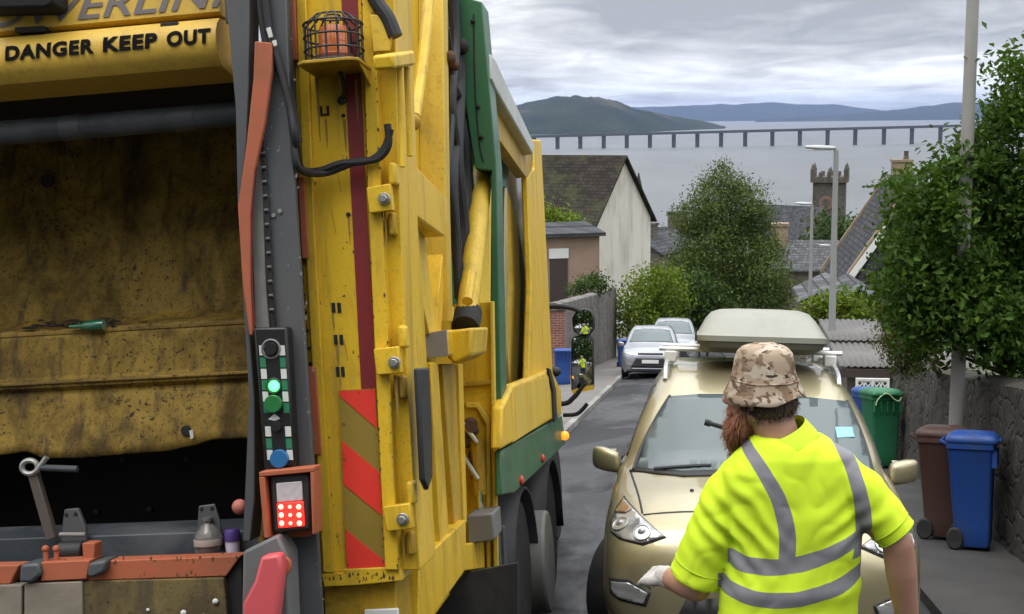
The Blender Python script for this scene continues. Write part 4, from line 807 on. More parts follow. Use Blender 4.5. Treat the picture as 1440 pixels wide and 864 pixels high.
for s in (-1, 1):
    bm = B(); tube(bm, [(s * .60, 1.98, 1.59), (s * .60, 2.12, 1.675), (s * .595, 2.6, 1.725), (s * .59, 3.5, 1.73), (s * .58, 4.2, 1.67), (s * .575, 4.35, 1.62)], .018, 8); obj('roof_rail', bm, m_silver, g.o)
m_bar = pbr('white roof bar', (.74, .74, .72), .4)
for y in (2.42, 3.35):
    bm = B(); loftrings(bm, [ring((x, y, 1.80 if abs(x) < .7 else 1.795), (1, 0, 0), .035, 10, .018) for x in (-.66, -.64, -.4, 0, .4, .64, .66)]); b_ = obj('roof_bar', bm, m_bar, g.o)
    for s in (-1, 1): bm = B(); loftrings(bm, [[Vector((s * .575 + dx, y + dy, z)) for dx, dy in ((-.045, -.05), (.045, -.05), (.045, .05), (-.045, .05))] for z in (1.70, 1.785)]); obj('bar_clamp', bm, m_bar, b_, bevel=.01)
# the roof box rests on the bars
rb = thing('roof_box', 'grey beige hard shell roof box strapped on top of the gold car', 'roof box', g.M @ Matrix.Translation((.07, 2.02, 1.79)) @ Matrix.Diagonal((1, 1, .82, 1)))
m_rb = pbr('grey beige roof box shell', (.30, .305, .255), .42, var=.05, dirt=(.16, .15, .12), amt=.3, ds=2); m_rbd = pbr('roof box base', (.14, .14, .12), .55)
def rbr(y0, y1, w, z, r): 
    pts = []
    for cx, cy_, a0 in ((w - r, y1 - r, 0), (-w + r, y1 - r, 90), (-w + r, y0 + r, 180), (w - r, y0 + r, 270)): pts += [Vector((cx + math.cos(R(a0 + t)) * r, cy_ + math.sin(R(a0 + t)) * r, z)) for t in (0, 22, 45, 68, 90)]
    return pts
bm = B(); loftrings(bm, [rbr(.10, 1.9, .36, .0, .1), rbr(.02, 1.98, .43, .05, .12), rbr(.0, 2.0, .445, .10, .12)]); obj('base', bm, m_rbd, rb)
bm = B(); loftrings(bm, [rbr(-.01, 2.01, .455, .103, .12), rbr(-.012, 2.012, .457, .15, .12), rbr(.0, 2.0, .447, .158, .12), rbr(.02, 1.99, .44, .175, .12), rbr(.16, 1.95, .39, .29, .13), rbr(.24, 1.9, .345, .355, .14), rbr(.32, 1.84, .28, .382, .14), rbr(.5, 1.7, .15, .39, .1)]); obj('lid', bm, m_rb, rb, angle=40)
for x_ in (-.47, .455): bm = B(); box(bm, (x_, .3, .09), (x_ + .015, .4, .15)); obj('latch', bm, m_dark, rb, smooth=False)
def small_car(name, label, x, y, mat, dims, dz=0, yaw=0, roll=0, grille=True):
    c = Car(name, label, x, y, mat, dims, wr=.32, yaw=yaw, roll=roll, dz=dz); X, Y, Z = dims
    c.patch('windscreen', [(-.72 * X, 1.15 * Z), (-.60 * X, 1.55 * Z), (-.3 * X, 1.60 * Z), (.3 * X, 1.60 * Z), (.60 * X, 1.55 * Z), (.72 * X, 1.15 * Z), (.3 * X, 1.17 * Z), (-.3 * X, 1.17 * Z)], 'front', m_scr)
    hl = [(-.84 * X, .80 * Z), (-.86 * X, .90 * Z), (-.80 * X, .97 * Z), (-.52 * X, .82 * Z), (-.52 * X, .74 * Z), (-.66 * X, .74 * Z)]
    for f in (lambda q: q, mx):
        c.patch('headlight', f(hl), 'front', m_hl, .006, .006); c.patch('fog_light', f([(-.76 * X, .42 * Z), (-.76 * X, .5 * Z), (-.62 * X, .5 * Z), (-.62 * X, .42 * Z)]), 'front', m_hl, .01, .006)
    c.patch('upper_grille', [(-.40 * X, .77 * Z), (-.40 * X, .83 * Z), (.40 * X, .83 * Z), (.40 * X, .77 * Z)], 'front', m_dark, .006)
    c.patch('lower_grille', [(-.62 * X, .36 * Z), (-.46 * X, .66 * Z), (.46 * X, .66 * Z), (.62 * X, .36 * Z)], 'front', m_dark, .006)
    flatplate(c, .55 * Z)
    c.patch('bumper_lip', [(-.60 * X, .30 * Z), (-.62 * X, .345 * Z), (.62 * X, .345 * Z), (.60 * X, .30 * Z)], 'front', mat, .02, .02)
    c.wheel(); c.mirror(1.45 * Y, 1.08 * Z, mat, .2); sideglass(c, Y, Z); return c
small_car('parked_car', 'silver family car facing uphill at the left kerb', at(915, 530, 40).x, 39.4, paint('silver car paint', (.30, .31, .345), .65, .34), (.975, .92, .96))
small_car('parked_car', 'darker silver van like car parked behind the silver family car', at(946, 505, 46).x, 46.2, paint('dark silver car paint', (.23, .25, .27), .6, .34), (.98, .95, 1.08))
# ------------------------------------------------------------------ refuse lorry
_th = math.atan(.156); TU = Vector((0, math.cos(_th), -math.sin(_th))); _n = Vector((0, math.sin(_th), math.cos(_th))); _rho = .065
TW = _n * math.cos(_rho) - Vector((1, 0, 0)) * math.sin(_rho); TV = Vector((1, 0, 0)) * math.cos(_rho) + _n * math.sin(_rho)
_P = CAM + ray(545, 700) * (4.15 / ray(545, 700).y); _z = 1.40; TO = _P - TW * _z
TM = Matrix(((TV.x, TU.x, TW.x, TO.x), (TV.y, TU.y, TW.y, TO.y), (TV.z, TU.z, TW.z, TO.z), (0, 0, 0, 1))); TI = TM.inverted(); TI3 = TI.to_3x3(); TC = TI @ CAM
# lorry frame: x to the right (0 = right flank), y forward down the hill (0 = rear face), z up
def RP(px, py, off=0.): d = TI3 @ ray(px, py); return TC + d * ((off - TC.y) / d.y)
def SP(px, py, xo=0.): d = TI3 @ ray(px, py); return TC + d * ((xo - TC.x) / d.x)
def RZ(py, off=0., px=170): return RP(px, py, off).z
truck = thing('refuse_lorry', 'yellow and green refuse lorry with open hopper and grey bin lift at the back', 'refuse lorry', TM)
def ypaint(nm, c, amt=.45, ds=2.2, lo=.5, hi=.68, dcol=(.16, .10, .03), speck=.5, rough=.42, dst=(1, 1, .3)):
    n = Nd(nm); cc = n.mix(n.noise(1.4, 5, .6), [x * .9 for x in c], [min(1, x * 1.06) for x in c])
    f = n.math('MULTIPLY', n.step(n.noise(ds, 8, .7, dst, .5), lo, hi), amt); cc = n.mix(f, cc, dcol)
    st = n.math('MULTIPLY', n.step(n.noise(16, 6, .65, (1, 1, .07), .2, (3, 1, 0)), .52, .68), min(1, amt * 1.1)); cc = n.mix(st, cc, [x * 1.3 for x in dcol])
    pk = n.step(n.noise(2.3, 4, .6, loc=(5, 5, 5)), .38, .62); s2 = n.math('MULTIPLY', n.math('MULTIPLY', n.step(n.noise(48, 6, .7), .56, .62), pk), speck); cc = n.mix(s2, cc, [x * .5 for x in dcol])
    s3 = n.math('MULTIPLY', n.step(n.noise(110, 3, .6, loc=(2, 8, 1)), .60, .66), speck * .8); cc = n.mix(s3, cc, [x * .8 for x in dcol])
    n.base(cc); n.put(n.math('ADD', rough, n.math('MULTIPLY', f, .4)), n.b.inputs['Roughness']); n.set(specular_ior_level=.3); n.bump(n.noise(18, 4), .12, .01); return n.m
YEL = (.76, .49, .03)
m_y = ypaint('yellow lorry paint', YEL, .42, 3.4, speck=.25); m_yl = ypaint('pale yellow paint', (.74, .51, .06), .32, speck=.3); m_yd = ypaint('grubby and shaded yellow paint', (.54, .33, .022), .6, lo=.42, hi=.65)
m_hop = ypaint('filthy hopper steel', (.29, .185, .026), .82, 3.6, .40, .62, (.040, .026, .012), 1.0, .62, (1, 1, .8))
m_lip = ypaint('grimy hopper lip', (.23, .17, .06), .9, 3.5, .38, .62, (.06, .045, .03), .9, .85, (1, 1, .5))
m_tan = pbr('worn rubber mat', (.24, .205, .16), .9, var=.15, dirt=(.09, .07, .05), amt=.7, ds=3)
m_g = pbr('grey lift steel', (.082, .088, .094), .55, .2, var=.12, vs_=3, dirt=(.15, .13, .11), amt=.35, ds=3, dst=(1, 1, .3))
m_gl = pbr('pale worn steel', (.23, .225, .21), .6, .2, dirt=(.1, .09, .08), amt=.5, ds=4)
m_blue = pbr('blue grey bar', (.040, .050, .060), .55, .3, dirt=(.2, .2, .2), amt=.45, ds=3)
m_or = pbr('faded orange red paint', (.40, .105, .045), .65, var=.15, dirt=(.2, .09, .05), amt=.5, ds=4)
m_rust = pbr('rusty fitting', (.09, .045, .022), .85, var=.4, vs_=20, bump=.4, bs=60)
m_red = pbr('dark red marking tape', (.22, .018, .020), .45, var=.1, dirt=(.1, .02, .02), amt=.4, ds=3)
m_sig = pbr('red reflective sheet', (.83, .055, .035), .4, var=.04); m_olv = pbr('olive gold reflective sheet', (.30, .21, .035), .45, var=.06)
m_hose = pbr('black hose', (.016, .016, .018), .55, var=.2); m_void = pbr('black steel and void', (.012, .012, .013), .8, var=.2, dirt=(.05, .04, .03), amt=.4, ds=4)
m_grn = pbr('green lorry paint', (.028, .135, .055), .4, var=.08, dirt=(.07, .075, .05), amt=.4, ds=2, coat=.15)
m_teal = pbr('pale green glint', (.12, .26, .2), .4, var=.15); m_steel = pbr('bright steel', (.52, .52, .52), .35, .9, var=.06); m_cream = pbr('pale cover panel', (.52, .53, .50), .42, var=.06, dirt=(.3, .3, .28), amt=.35, ds=2)
m_olive = pbr('glossy olive body panel', (.24, .18, .03), .14, .1, var=.1, coat=1.); m_bolt = pbr('bolt head', (.42, .41, .38), .4, .8, var=.1); m_txt = pbr('black lettering', (.010, .009, .009), .9, var=0, spec=.05); m_logo = pbr('grey violet lettering', (.14, .12, .12), .5, var=.08)
def part(name, bm, mat, parent=None, bevel=.0025, smooth=True, **k): return obj(name, bm, mat, parent or truck, smooth=smooth, bevel=bevel, **k)
def rp(name, poly, y0, y1, mat, parent=None, bevel=.004):
    bm = B(); prism(bm, [RP(x, y, y0) for x, y in poly], (0, y1 - y0, 0)); return part(name, bm, mat, parent, bevel)
def spp(name, poly, x0, x1, mat, parent=None, bevel=.004):
    bm = B(); prism(bm, [SP(x, y, x0) for x, y in poly], (x1 - x0, 0, 0)); return part(name, bm, mat, parent, bevel)
def tb(name, pts, r, mat, parent=None, n=10, **k): bm = B(); tube(bm, pts, r, n, **k); return part(name, bm, mat, parent, 0)
def bx(name, lo, hi, mat, parent=None, bevel=.006): bm = B(); box(bm, lo, hi); return part(name, bm, mat, parent, bevel)
XL, XR = -2.30, -.47                      # inner faces of the hopper opening
# ---- rear right corner: yellow frame
fr = rp('rear_frame', [(398, -60), (506, -60), (518, 300), (527, 500), (541, 802), (452, 806)], .0, .3, m_y)
rp('frame_rib', [(414, -60), (428, -60), (441, 300), (470, 806), (454, 806), (427, 300)], -.022, .0, m_y, fr)
rp('corner_post', [(507, -60), (524, -60), (537, 300), (547, 500), (561, 802), (541, 802), (527, 500), (518, 300)], -.035, .25, m_y, fr)
rp('corner_post', [(526, -60), (553, -60), (563, 300), (571, 500), (590, 802), (562, 802), (549, 500), (539, 300)], .012, .30, m_y, fr)
rp('red_stripe', [(477, -60), (500, -60), (515, 280), (530, 549), (508, 550), (494, 280)], -.003, .002, m_red, fr, 0)
for q in ([(404, -20), (414, -20), (418, 85), (408, 85)], [(418, 250), (428, 250), (434, 364), (424, 364)], [(433, 516), (444, 516), (452, 640), (441, 640)]): rp('red_block', q, -.03, .0, m_or, fr)
for (x, y) in ((466, 426), (474, 426), (469, 471), (477, 471), (472, 516), (479, 516)): rp('slot', [(x, y), (x + 5, y), (x + 6, y + 14), (x + 1, y + 14)], -.0025, .004, m_void, fr, 0)
for y in (395, 415, 440, 465, 490, 512): bm = B(); c = RP(425 + (y - 395) * .10, y, 0); cyl(bm, c + Vector((0, -.004, 0)), c + Vector((0, .004, 0)), .007, n=8); part('bolt_hole', bm, m_void, fr, 0)
for (x, y, r) in ((483, 163, .007), (490, 302, .008)): bm = B(); c = RP(x, y, 0); cyl(bm, c + Vector((0, -.004, 0)), c + Vector((0, .004, 0)), r, n=10); part('bolt_hole', bm, m_void, fr, 0)
bm = B(); c = RP(456, 156, -.004); [box(bm, c + Vector(a), c + Vector(b)) for a, b in (((-.014, -.002, -.016), (-.008, .004, .016)), ((-.0079, -.002, -.016), (.010, .004, -.010)), ((.0101, -.002, -.016), (.016, .004, .016)))]; part('staple_mark', bm, m_void, fr, 0)
rp('bottom_lip', [(482, 801), (562, 797), (566, 817), (500, 824), (455, 826), (452, 807), (481, 806)], -.02, .2, m_y, fr)
rp('lower_panel', [(455, 827), (556, 819), (562, 930), (459, 930)], .03, .25, m_yd, fr)
rp('number_plate', [(512, 858), (560, 856), (562, 930), (513, 930)], .012, .028, m_plate_w, fr)
# hinge plates with their bolts
for q, b in (([(515, 264), (548, 258), (552, 296), (519, 300)], (541, 280)), ([(525, 491), (560, 487), (564, 525), (529, 528)], (555, 510)), ([(539, 713), (576, 708), (580, 744), (543, 748)], (567, 730))):
    h = rp('hinge_plate', q, -.075, -.035, m_y, fr); bm = B(); c = RP(*b, -.075); cyl(bm, c + Vector((0, -.012, 0)), c, .021, n=20); cyl(bm, c + Vector((0, -.028, 0)), c + Vector((0, -.012, 0)), .014, n=6); part('bolt', bm, m_bolt, h, .002)
    x, y = b; rp('hinge_knuckle', [(x + 3, y - 52), (x + 14, y - 52), (x + 17, y - 20), (x + 5, y - 20)], -.05, .012, m_y, fr, .01); rp('hinge_knuckle', [(x + 3, y + 18), (x + 14, y + 18), (x + 16, y + 52), (x + 5, y + 52)], -.03, .012, m_yd, fr, .01)
# chevron board: diagonal red and olive stripes laid on a backing plate
cv = rp('chevron_board', [(477, 549), (528, 547), (543, 798), (487, 801)], -.010, .0, m_olv, fr, 0)
def cvp(u, v, off): return RP(478 + (488 - 478) * v + u * ((527 + 15 * v) - (478 + 10 * v)), 550 + 250 * v + u * (-2 - 1 * v), off)
for a, b in ((-.2, .03), (.28, .525), (.78, 1.2)):    # left edge range; stripes drop to the right
    pts = []
    for u, v in ((0, a), (1, a + .19), (1, b + .19), (0, b)): pts.append((u, v))
    # clip to the board
    out = []
    for i in range(len(pts)):
        (u0, v0), (u1, v1) = pts[i], pts[(i + 1) % len(pts)]
        n_ = 20
        for k in range(n_): t = k / n_; out.append((u0 + (u1 - u0) * t, min(1, max(0, v0 + (v1 - v0) * t))))
    cl = []
    for p in out:
        if not cl or abs(p[0] - cl[-1][0]) + abs(p[1] - cl[-1][1]) > 1e-4: cl.append(p)
    bm = B(); f_ = [bm.verts.new(cvp(u, v, -.0125)) for u, v in cl]; bm.faces.new(f_); o_ = part('red_stripe', bm, m_sig, cv, 0, False)
    m_ = o_.modifiers.new('thick', 'SOLIDIFY'); m_.thickness = .0015
# ---- grey bin lift column
lc = rp('lift_column', [(368, -60), (400, -60), (410, 190), (430, 500), (441, 660), (457, 930), (398, 930), (384, 660), (377, 400), (366, 190)], -.18, -.155, m_g); rp('column_core', [(372, -60), (392, -60), (400, 190), (412, 500), (425, 930), (398, 930), (384, 660), (377, 400), (368, 190)], -.155, -.0, m_g, lc)
ip = rp('lift_post', [(312, -60), (351, -60), (350, 120), (347, 200), (340, 280), (346, 400), (358, 560), (358, 700), (352, 762), (341, 762), (350, 560), (334, 290), (331, 150)], -.20, -.10, m_g)
rp('orange_strap', [(358, 58), (382, 60), (382, 100), (373, 170), (358, 240), (352, 300), (352, 400), (356, 472), (350, 472), (341, 400), (334, 290), (346, 205), (356, 110)], -.225, -.203, m_or, ip)
tb('strap_edge', [RP(x, y, -.215) for x, y in ((360, 235), (354, 300), (354, 400), (358, 458))], .005, pbr('dark red edge', (.12, .012, .012), .5), ip)
rp('track', [(358, 200), (366, 190), (374, 400), (380, 466), (359, 466), (354, 330)], -.187, -.181, m_gl, lc)
ch_ = rp('chain', [(365, 186), (372, 186), (383, 400), (388, 462), (380, 462), (375, 400)], -.197, -.188, m_void, lc)
for k in range(13): y = 196 + k * 20; x = 368.5 + (y - 186) * .056; bm = B(); c = RP(x, y, -.199); cyl(bm, c + Vector((-.007, 0, 0)), c + Vector((.007, 0, 0)), .006, n=8); part('link', bm, m_g, ch_, 0)
for (x, y) in ((385, 303), (394, 297)): bm = B(); c = RP(x, y, -.18); cyl(bm, c + Vector((0, -.006, 0)), c, .008, n=8); part('rivet', bm, m_bolt, lc, 0)
# control panel
cp = rp('control_panel', [(356, 461), (403, 460), (414, 656), (371, 664)], -.245, -.18, pbr('black control panel', (.012, .012, .013), .4, var=.1), None, .008)
def disc(name, px, py, r, off, mat, parent, d=.012, r2=None): bm = B(); c = RP(px, py, off); cyl(bm, c + Vector((0, -d, 0)), c + Vector((0, .004, 0)), r2 or r, r, 24); return part(name, bm, mat, parent, .002)
def rng_(name, px, py, r, off, mat, parent, w=.005): c = RP(px, py, off); return tb(name, [c + Vector((math.cos(2 * math.pi * i / 24) * r, 0, math.sin(2 * math.pi * i / 24) * r)) for i in range(25)], w, mat, parent, 6, smooth=False)
rng_('button_ring', 381, 491, .030, -.247, m_gl, cp, .004); disc('button', 381, 491, .022, -.247, m_black, cp)
led = disc('indicator_light', 385, 543, .019, -.247, glow('green indicator light', (.05, 1, .12), 6), cp, .012, .014); rng_('light_bezel', 385, 543, .024, -.247, m_dark, led, .004)
disc('button', 385.5, 568, .029, -.247, pbr('green button', (.02, .16, .04), .4, var=.05), cp, .018); disc('button', 394, 645, .030, -.247, pbr('blue button', (.02, .13, .32), .4, var=.05), cp, .018); disc('button', 389, 600, .017, -.247, m_black, cp, .01)
m_lab = pbr('white label', (.60, .62, .58), .6); m_lg = pbr('green label', (.02, .18, .08), .6)
for i, y in enumerate((486, 503, 519, 535, 551, 567, 600, 617, 633)):
    for x0 in (364 + (y - 486) * .075, 392 + (y - 486) * .075): rp('label_strip', [(x0, y), (x0 + 8, y), (x0 + 9, y + 14), (x0 + 1, y + 14)], -.2465, -.244, m_lab if i % 2 == 0 or i == 6 else m_lg, cp, 0)
rp('label_arrow', [(377, 590), (386, 582), (394, 589), (386, 592)], -.2465, -.244, m_lab, cp, 0)
# tail lamp in its orange guard
tl = rp('lamp_guard', [(364, 664), (441, 657), (443, 752), (430, 756), (372, 757)], -.225, -.18, m_or, None, .006)
for q in ([(364, 664), (441, 657), (441, 664), (364, 671)], [(436, 664), (441, 664), (443, 752), (439, 752)], [(364, 671), (372, 671), (378, 757), (371, 757)]): rp('guard_rim', q, -.31, -.226, m_or, tl, .003)
lh = rp('tail_lamp', [(379, 668), (435, 664), (437, 746), (384, 750)], -.29, -.23, m_dark, None, .01)
rp('reverse_lens', [(388, 680), (424, 677), (426, 704), (389, 707)], -.296, -.288, pbr('clear lamp lens', (.55, .50, .50), .15, var=.3, vs_=60), lh, .003)
rp('red_lens', [(389, 708), (426, 705), (428, 740), (391, 743)], -.296, -.288, glow('lit red lens', (1, .02, .015), 2.2), lh, .003)
for r_ in range(3):
    for c_ in range(3): bm = B(); ball(bm, RP(395 + c_ * 12.5 + r_ * .5, 713 + r_ * 11.5, -.298), .0085 if c_ != 1 else .006, (1, .6, 1), 12, 8); part('light_dot', bm, glow('red diode', (1, .16, .10), 7), lh, 0)
bm = B(); ball(bm, RP(337, 713, -.17), .026); part('push_button', bm, pbr('pink red knob', (.42, .13, .10), .6), None, 0)
gb = rp('lever_box', [(341, 776), (390, 752), (404, 782), (410, 930), (338, 930)], -.32, -.20, pbr('grey plastic casing', (.14, .145, .145), .5, dirt=(.07, .07, .06), amt=.4), None, .01)
bm = B(); lv = [(366, 783), (393, 779), (397, 800), (390, 862), (386, 900), (343, 900), (340, 850), (357, 818)]; prism(bm, [RP(x, y, -.39) for x, y in lv], (0, .06, 0)); part('lever', bm, pbr('pinkish red lever', (.58, .09, .10), .45, var=.08), gb, .012)
disc('lever_pivot', 398, 795, .03, -.33, m_or, gb, .012)
# ---- tailgate top: lettered panels over the hopper
def yrow(name, prof, x0, x1, mat, parent=None, closed=False, bevel=0):   # profile (z, y) swept across the lorry
    bm = B(); rr = [[Vector((x, y, z)) for z, y in prof] for x in (x0, x1)]; a = [bm.verts.new(p) for p in rr[0]]; b = [bm.verts.new(p) for p in rr[1]]
    for i in range(len(a) - (0 if closed else 1)): j = (i + 1) % len(a); bm.faces.new((a[i], a[j], b[j], b[i]))
    if closed: bm.faces.new(a); bm.faces.new(b[::-1])
    return part(name, bm, mat, parent, bevel, angle=30)
zt0, zt1 = RZ(44), RZ(121)                # text panel, top and bottom edges
m_panel = ypaint('yellow top panel', (.62, .40, .06), .22, speck=.2, dst=(1, 1, .5))
hd = zt0 - zt1; tprof = [(zt1, .10), (zt1 + .02, .0), (zt1 + hd * .14, -.055), (zt1 + hd * .3, -.09), (zt1 + hd * .5, -.105), (zt1 + hd * .72, -.10), (zt1 + hd * .88, -.082), (zt0, -.055), (zt0 + .004, .0), (zt0 + .004, .10)]
tp = yrow('warning_panel', tprof, XL - .05, XR - .02, m_panel, None, True)
def ty(z):
    for (za, ya), (zb, yb) in zip(tprof, tprof[1:]):
        if za <= z <= zb: return ya + (yb - ya) * (z - za) / (zb - za)
    return 0
def letters(name, s, x0, x1, zb, cap, mat, parent, yf, bold, shear=0, spacing=1.0, th=.0015):
    me = textmesh(s, 1.0, bold, shear, spacing); xs = [v.co.x for v in me.vertices]; zs = [v.co.y for v in me.vertices]; sx = (x1 - x0) / (max(xs) - min(xs)); sz = cap / max(zs)
    bm = B(); bm.from_mesh(me); bmesh.ops.triangulate(bm, faces=bm.faces); bmesh.ops.subdivide_edges(bm, edges=[e for e in bm.edges if abs((e.verts[0].co - e.verts[1].co).y) > .2], cuts=2, use_grid_fill=False)
    for v in bm.verts: z = zb + v.co.y * sz; x = x0 + (v.co.x - min(xs)) * sx; v.co = Vector((x, yf(z) - .004, z))
    me2 = bpy.data.meshes.new(name); bm.to_mesh(me2); bm.free(); o = obj(name, me2, mat, parent, smooth=False); return o
zb_ = RP(150, 73, -.1).z; cap_ = RP(150, 52, -.1).z - zb_
for w_, a_, b_ in (('DANGER', 8, 133), ('KEEP', 146, 222), ('OUT', 236, 297)): letters('lettering', w_, RP(a_, 70, -.1).x, RP(b_, 60, -.1).x, zb_, cap_, m_txt, tp, ty, .048, 0, 1.12)
lg = yrow('logo_panel', [(RZ(38), -.03), (RZ(34), -.05), (RZ(-90), -.02), (RZ(-90), .1), (RZ(38), .1)], XL - .05, XR - .02, m_panel, None, True)
yl = lambda z: -.05 + (z - RZ(34)) / (RZ(-90) - RZ(34)) * .03
zl_ = RZ(22, -.05); letters('lettering', 'POWERLINK', RP(-58, 20, -.05).x, RP(352, 10, -.05).x, zl_, RZ(-16, -.05) - zl_, m_logo, lg, yl, .012, .28, 1.0)
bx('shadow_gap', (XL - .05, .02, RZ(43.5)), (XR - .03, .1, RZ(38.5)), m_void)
for a_, b_ in ((20, 62), (225, 250)): rp('catch', [(a_, 47 - a_ * .03), (b_, 46 - b_ * .03), (b_, 38 - b_ * .03), (a_, 39 - a_ * .03)], -.075, -.02, m_void, lg, .003)
rp('work_lamp', [(-30, -30), (74, -34), (74, 6), (62, 11), (-30, 13)], -.16, -.04, m_black, None, .01)
rp('post_bracket', [(312, -40), (336, -40), (336, 30), (316, 34)], -.1, .0, m_g, None, .01)
# ---- hopper: everything inside the opening
hb = [(RZ(150, .85), .85), (RZ(190, .80), .80), (RZ(300, .74), .74), (RZ(446, .60), .60), (RZ(455, .56), .56), (RZ(461, .44), .44), (RZ(472, .425), .425), (RZ(526, .40), .40), (RZ(531, .385), .385), (RZ(538, .385), .385), (RZ(544, .41), .41)]
bk = yrow('packer_plate', hb, XL, XR, m_hop); [setattr(p_, 'use_smooth', False) for p_ in bk.data.polygons]; sd_ = bk.modifiers.new('thick', 'SOLIDIFY'); sd_.thickness = .02; sd_.offset = 0
# lower blade with a bent and torn bottom edge
bm = B(); cols_ = 60; rws = 8; xs_ = lin(XL, XR, cols_); G = []
edge = [(-400, 640), (-20, 636), (0, 640), (45, 634), (60, 644), (110, 644), (180, 638), (240, 634), (262, 628), (284, 626), (292, 618), (345, 616), (400, 620)]
for x in xs_:
    pxx = 0
    for pxx in range(-420, 400, 4):
        if RP(pxx, 600, .35).x >= x: break
    zb2 = RZ(interp(pxx, edge), .34, pxx) + .004 * noise.noise((x * 30, 0, 0)); z0_ = RZ(544, .408); G.append([bm.verts.new((x, .408 - .07 * t + .012 * noise.noise((x * 3, t * 2, 5)) * t, z0_ + (zb2 - z0_) * t)) for t in lin(0, 1, rws)])
for a, b in zip(G, G[1:]):
    for i in range(rws - 1): bm.faces.new((a[i], a[i + 1], b[i + 1], b[i]))
bl = part('packer_blade', bm, m_hop, None, 0); sd_ = bl.modifiers.new('thick', 'SOLIDIFY'); sd_.thickness = .018; sd_.offset = 0
m_worn = ypaint('worn mustard edge', (.32, .205, .04), .7, 5, .42, .6, (.07, .045, .02), 1.0, .55, (.35, 1, 1))
for py_, y_, h_ in ((463, .43, .018), (533, .378, .014)): z_ = RZ(py_, y_); bx('ledge_lip', (XL, y_ - .012, z_ - h_ / 2), (XR, y_ + .01, z_ + h_ / 2), m_worn, None, .004)
disc('torn_hole', 262, 606, .02, .338, m_void, bl, .006); rp('torn_glint', [(266, 606), (271, 604), (272, 616), (268, 618)], .325, .33, m_lab, bl, 0)  # white sliver paints a bright glint beside the hole
disc('drain_hole', 67, 255, .028, .755, m_void, bk, .006)
bx('hopper_cheek', (XR, .0, .95), (XR + .03, 1.1, 2.95), m_hop); bx('hopper_cheek', (XL - .03, .0, .95), (XL, 1.1, 3.0), m_hop)
bx('hopper_roof', (XL, .102, RZ(118, .1)), (XR, 1.1, RZ(118, .1) + .03), m_void); bx('hopper_back', (XL, .95, .9), (XR, 1.0, RZ(140, .95)), m_void)  # roof and back painted black for the shade inside the hopper
bx('hopper_floor', (XL, .1, .86), (XR, 1.0, .90), m_void)
bm = B(); zr_ = RZ(174, .16); cyl(bm, (XL, .16, zr_), (XR, .16, zr_), .046, n=20); part('roller', bm, m_blue, None, 0)
for px in (103, 262): bm = B(); c = RP(px, 170, .16); cyl(bm, (c.x - .04, .16, zr_), (c.x + .04, .16, zr_), .0475, n=20); part('roller_band', bm, pbr('rubbed roller band', (.085, .09, .10), .5, .3), None, 0)
for (x, y) in ((172, 648), (263, 645), (135, 720), (210, 717)): bm = B(); ball(bm, RP(x, y, .94), .014, (1, .5, 1), 10, 6); part('rivet', bm, m_blue, None, 0)
sb = bx('sill_bar', (XL, .06, RZ(790, .06)), (XR, .36, RZ(752, .06)), m_blue)
# ---- bin lift beam, clamps and the grimy lip
def beam(name, q, mat, y0=-.10, y1=-.02, **k): return rp(name, q, y0, y1, mat, **k)
beam('lift_beam', [(136, 789), (338, 782), (318, 811), (120, 817)], m_or); beam('lift_beam', [(57, 791), (126, 788), (122, 815), (57, 818)], m_or, -.12); beam('lift_beam', [(-420, 806), (27, 795), (14, 822), (-420, 834)], m_or)
beam('beam_post', [(115, 764), (133, 764), (132, 792), (117, 792)], m_or, -.08); 
for x in (64, 79): bm = B(); c = RP(x, 772, -.09); cyl(bm, c + Vector((0, 0, -.045)), c, .009, n=10); ball(bm, c, .013); part('lift_pin', bm, m_or, None, 0)
beam('clamp', [(28, 794), (54, 792), (58, 808), (44, 820), (26, 820)], m_g, -.14, -.03, bevel=.01); beam('clamp', [(124, 792), (149, 788), (146, 806), (128, 814), (121, 810)], m_g, -.14, -.03, bevel=.01)
beam('rubber_mat', [(-420, 836), (30, 823), (29, 930), (-420, 930)], m_tan, -.12, -.06); beam('rubber_mat', [(34, 821), (115, 818), (117, 930), (33, 930)], m_tan, -.12, -.06)
lp = beam('hopper_lip', [(117, 818), (314, 813), (326, 930), (118, 930)], m_lip, -.11, -.05); beam('lip_side', [(318, 812), (339, 784), (343, 930), (327, 930)], m_void, -.08, -.02)
rnd = random.Random(3)
for x, y, r in ((303, 846, 5), (258, 862, 5), (208, 858, 3), (286, 866, 3), (230, 868, 3)): bm = B(); ball(bm, RP(x, y, -.115), r / 455, (1, .6, .9), 10, 8); part('stuck_crumb', bm, m_lab, lp, 0)
# swinging arm with an eye, and motor brackets
am = rp('lift_arm', [(64, 762), (38, 668), (50, 662), (78, 757)], .0, .03, pbr('brown worn steel', (.10, .08, .07), .6, .2, dirt=(.05, .04, .03), amt=.5, ds=6)); c = RP(42, 657, .0)
tb('arm_eye', [c + Vector((math.cos(2 * math.pi * i / 20) * .03, 0, math.sin(2 * math.pi * i / 20) * .024)) for i in range(21)], .010, m_bolt, am, 8, smooth=False)
tb('arm_bar', [RP(58, 658, -.01), RP(109, 660, -.01)], .012, m_blue, am); tb('arm_bar', [RP(52, 662, -.01), RP(66, 643, -.01)], .010, m_bolt, am)
rp('motor_bracket', [(84, 762), (90, 717), (109, 715), (120, 742), (122, 768)], .03, .05, m_g); bm = B(); c = RP(101, 775, .0); cyl(bm, c + Vector((-.045, 0, 0)), c + Vector((.045, 0, 0)), .034, n=20); part('motor', bm, m_dark, None, .004)
tb('spring_rod', [RP(84, 752, -.01), RP(120, 752, -.01)], .008, m_gl); rp('motor_bracket', [(276, 762), (279, 712), (301, 709), (310, 735), (312, 765)], .045, .058, m_g)
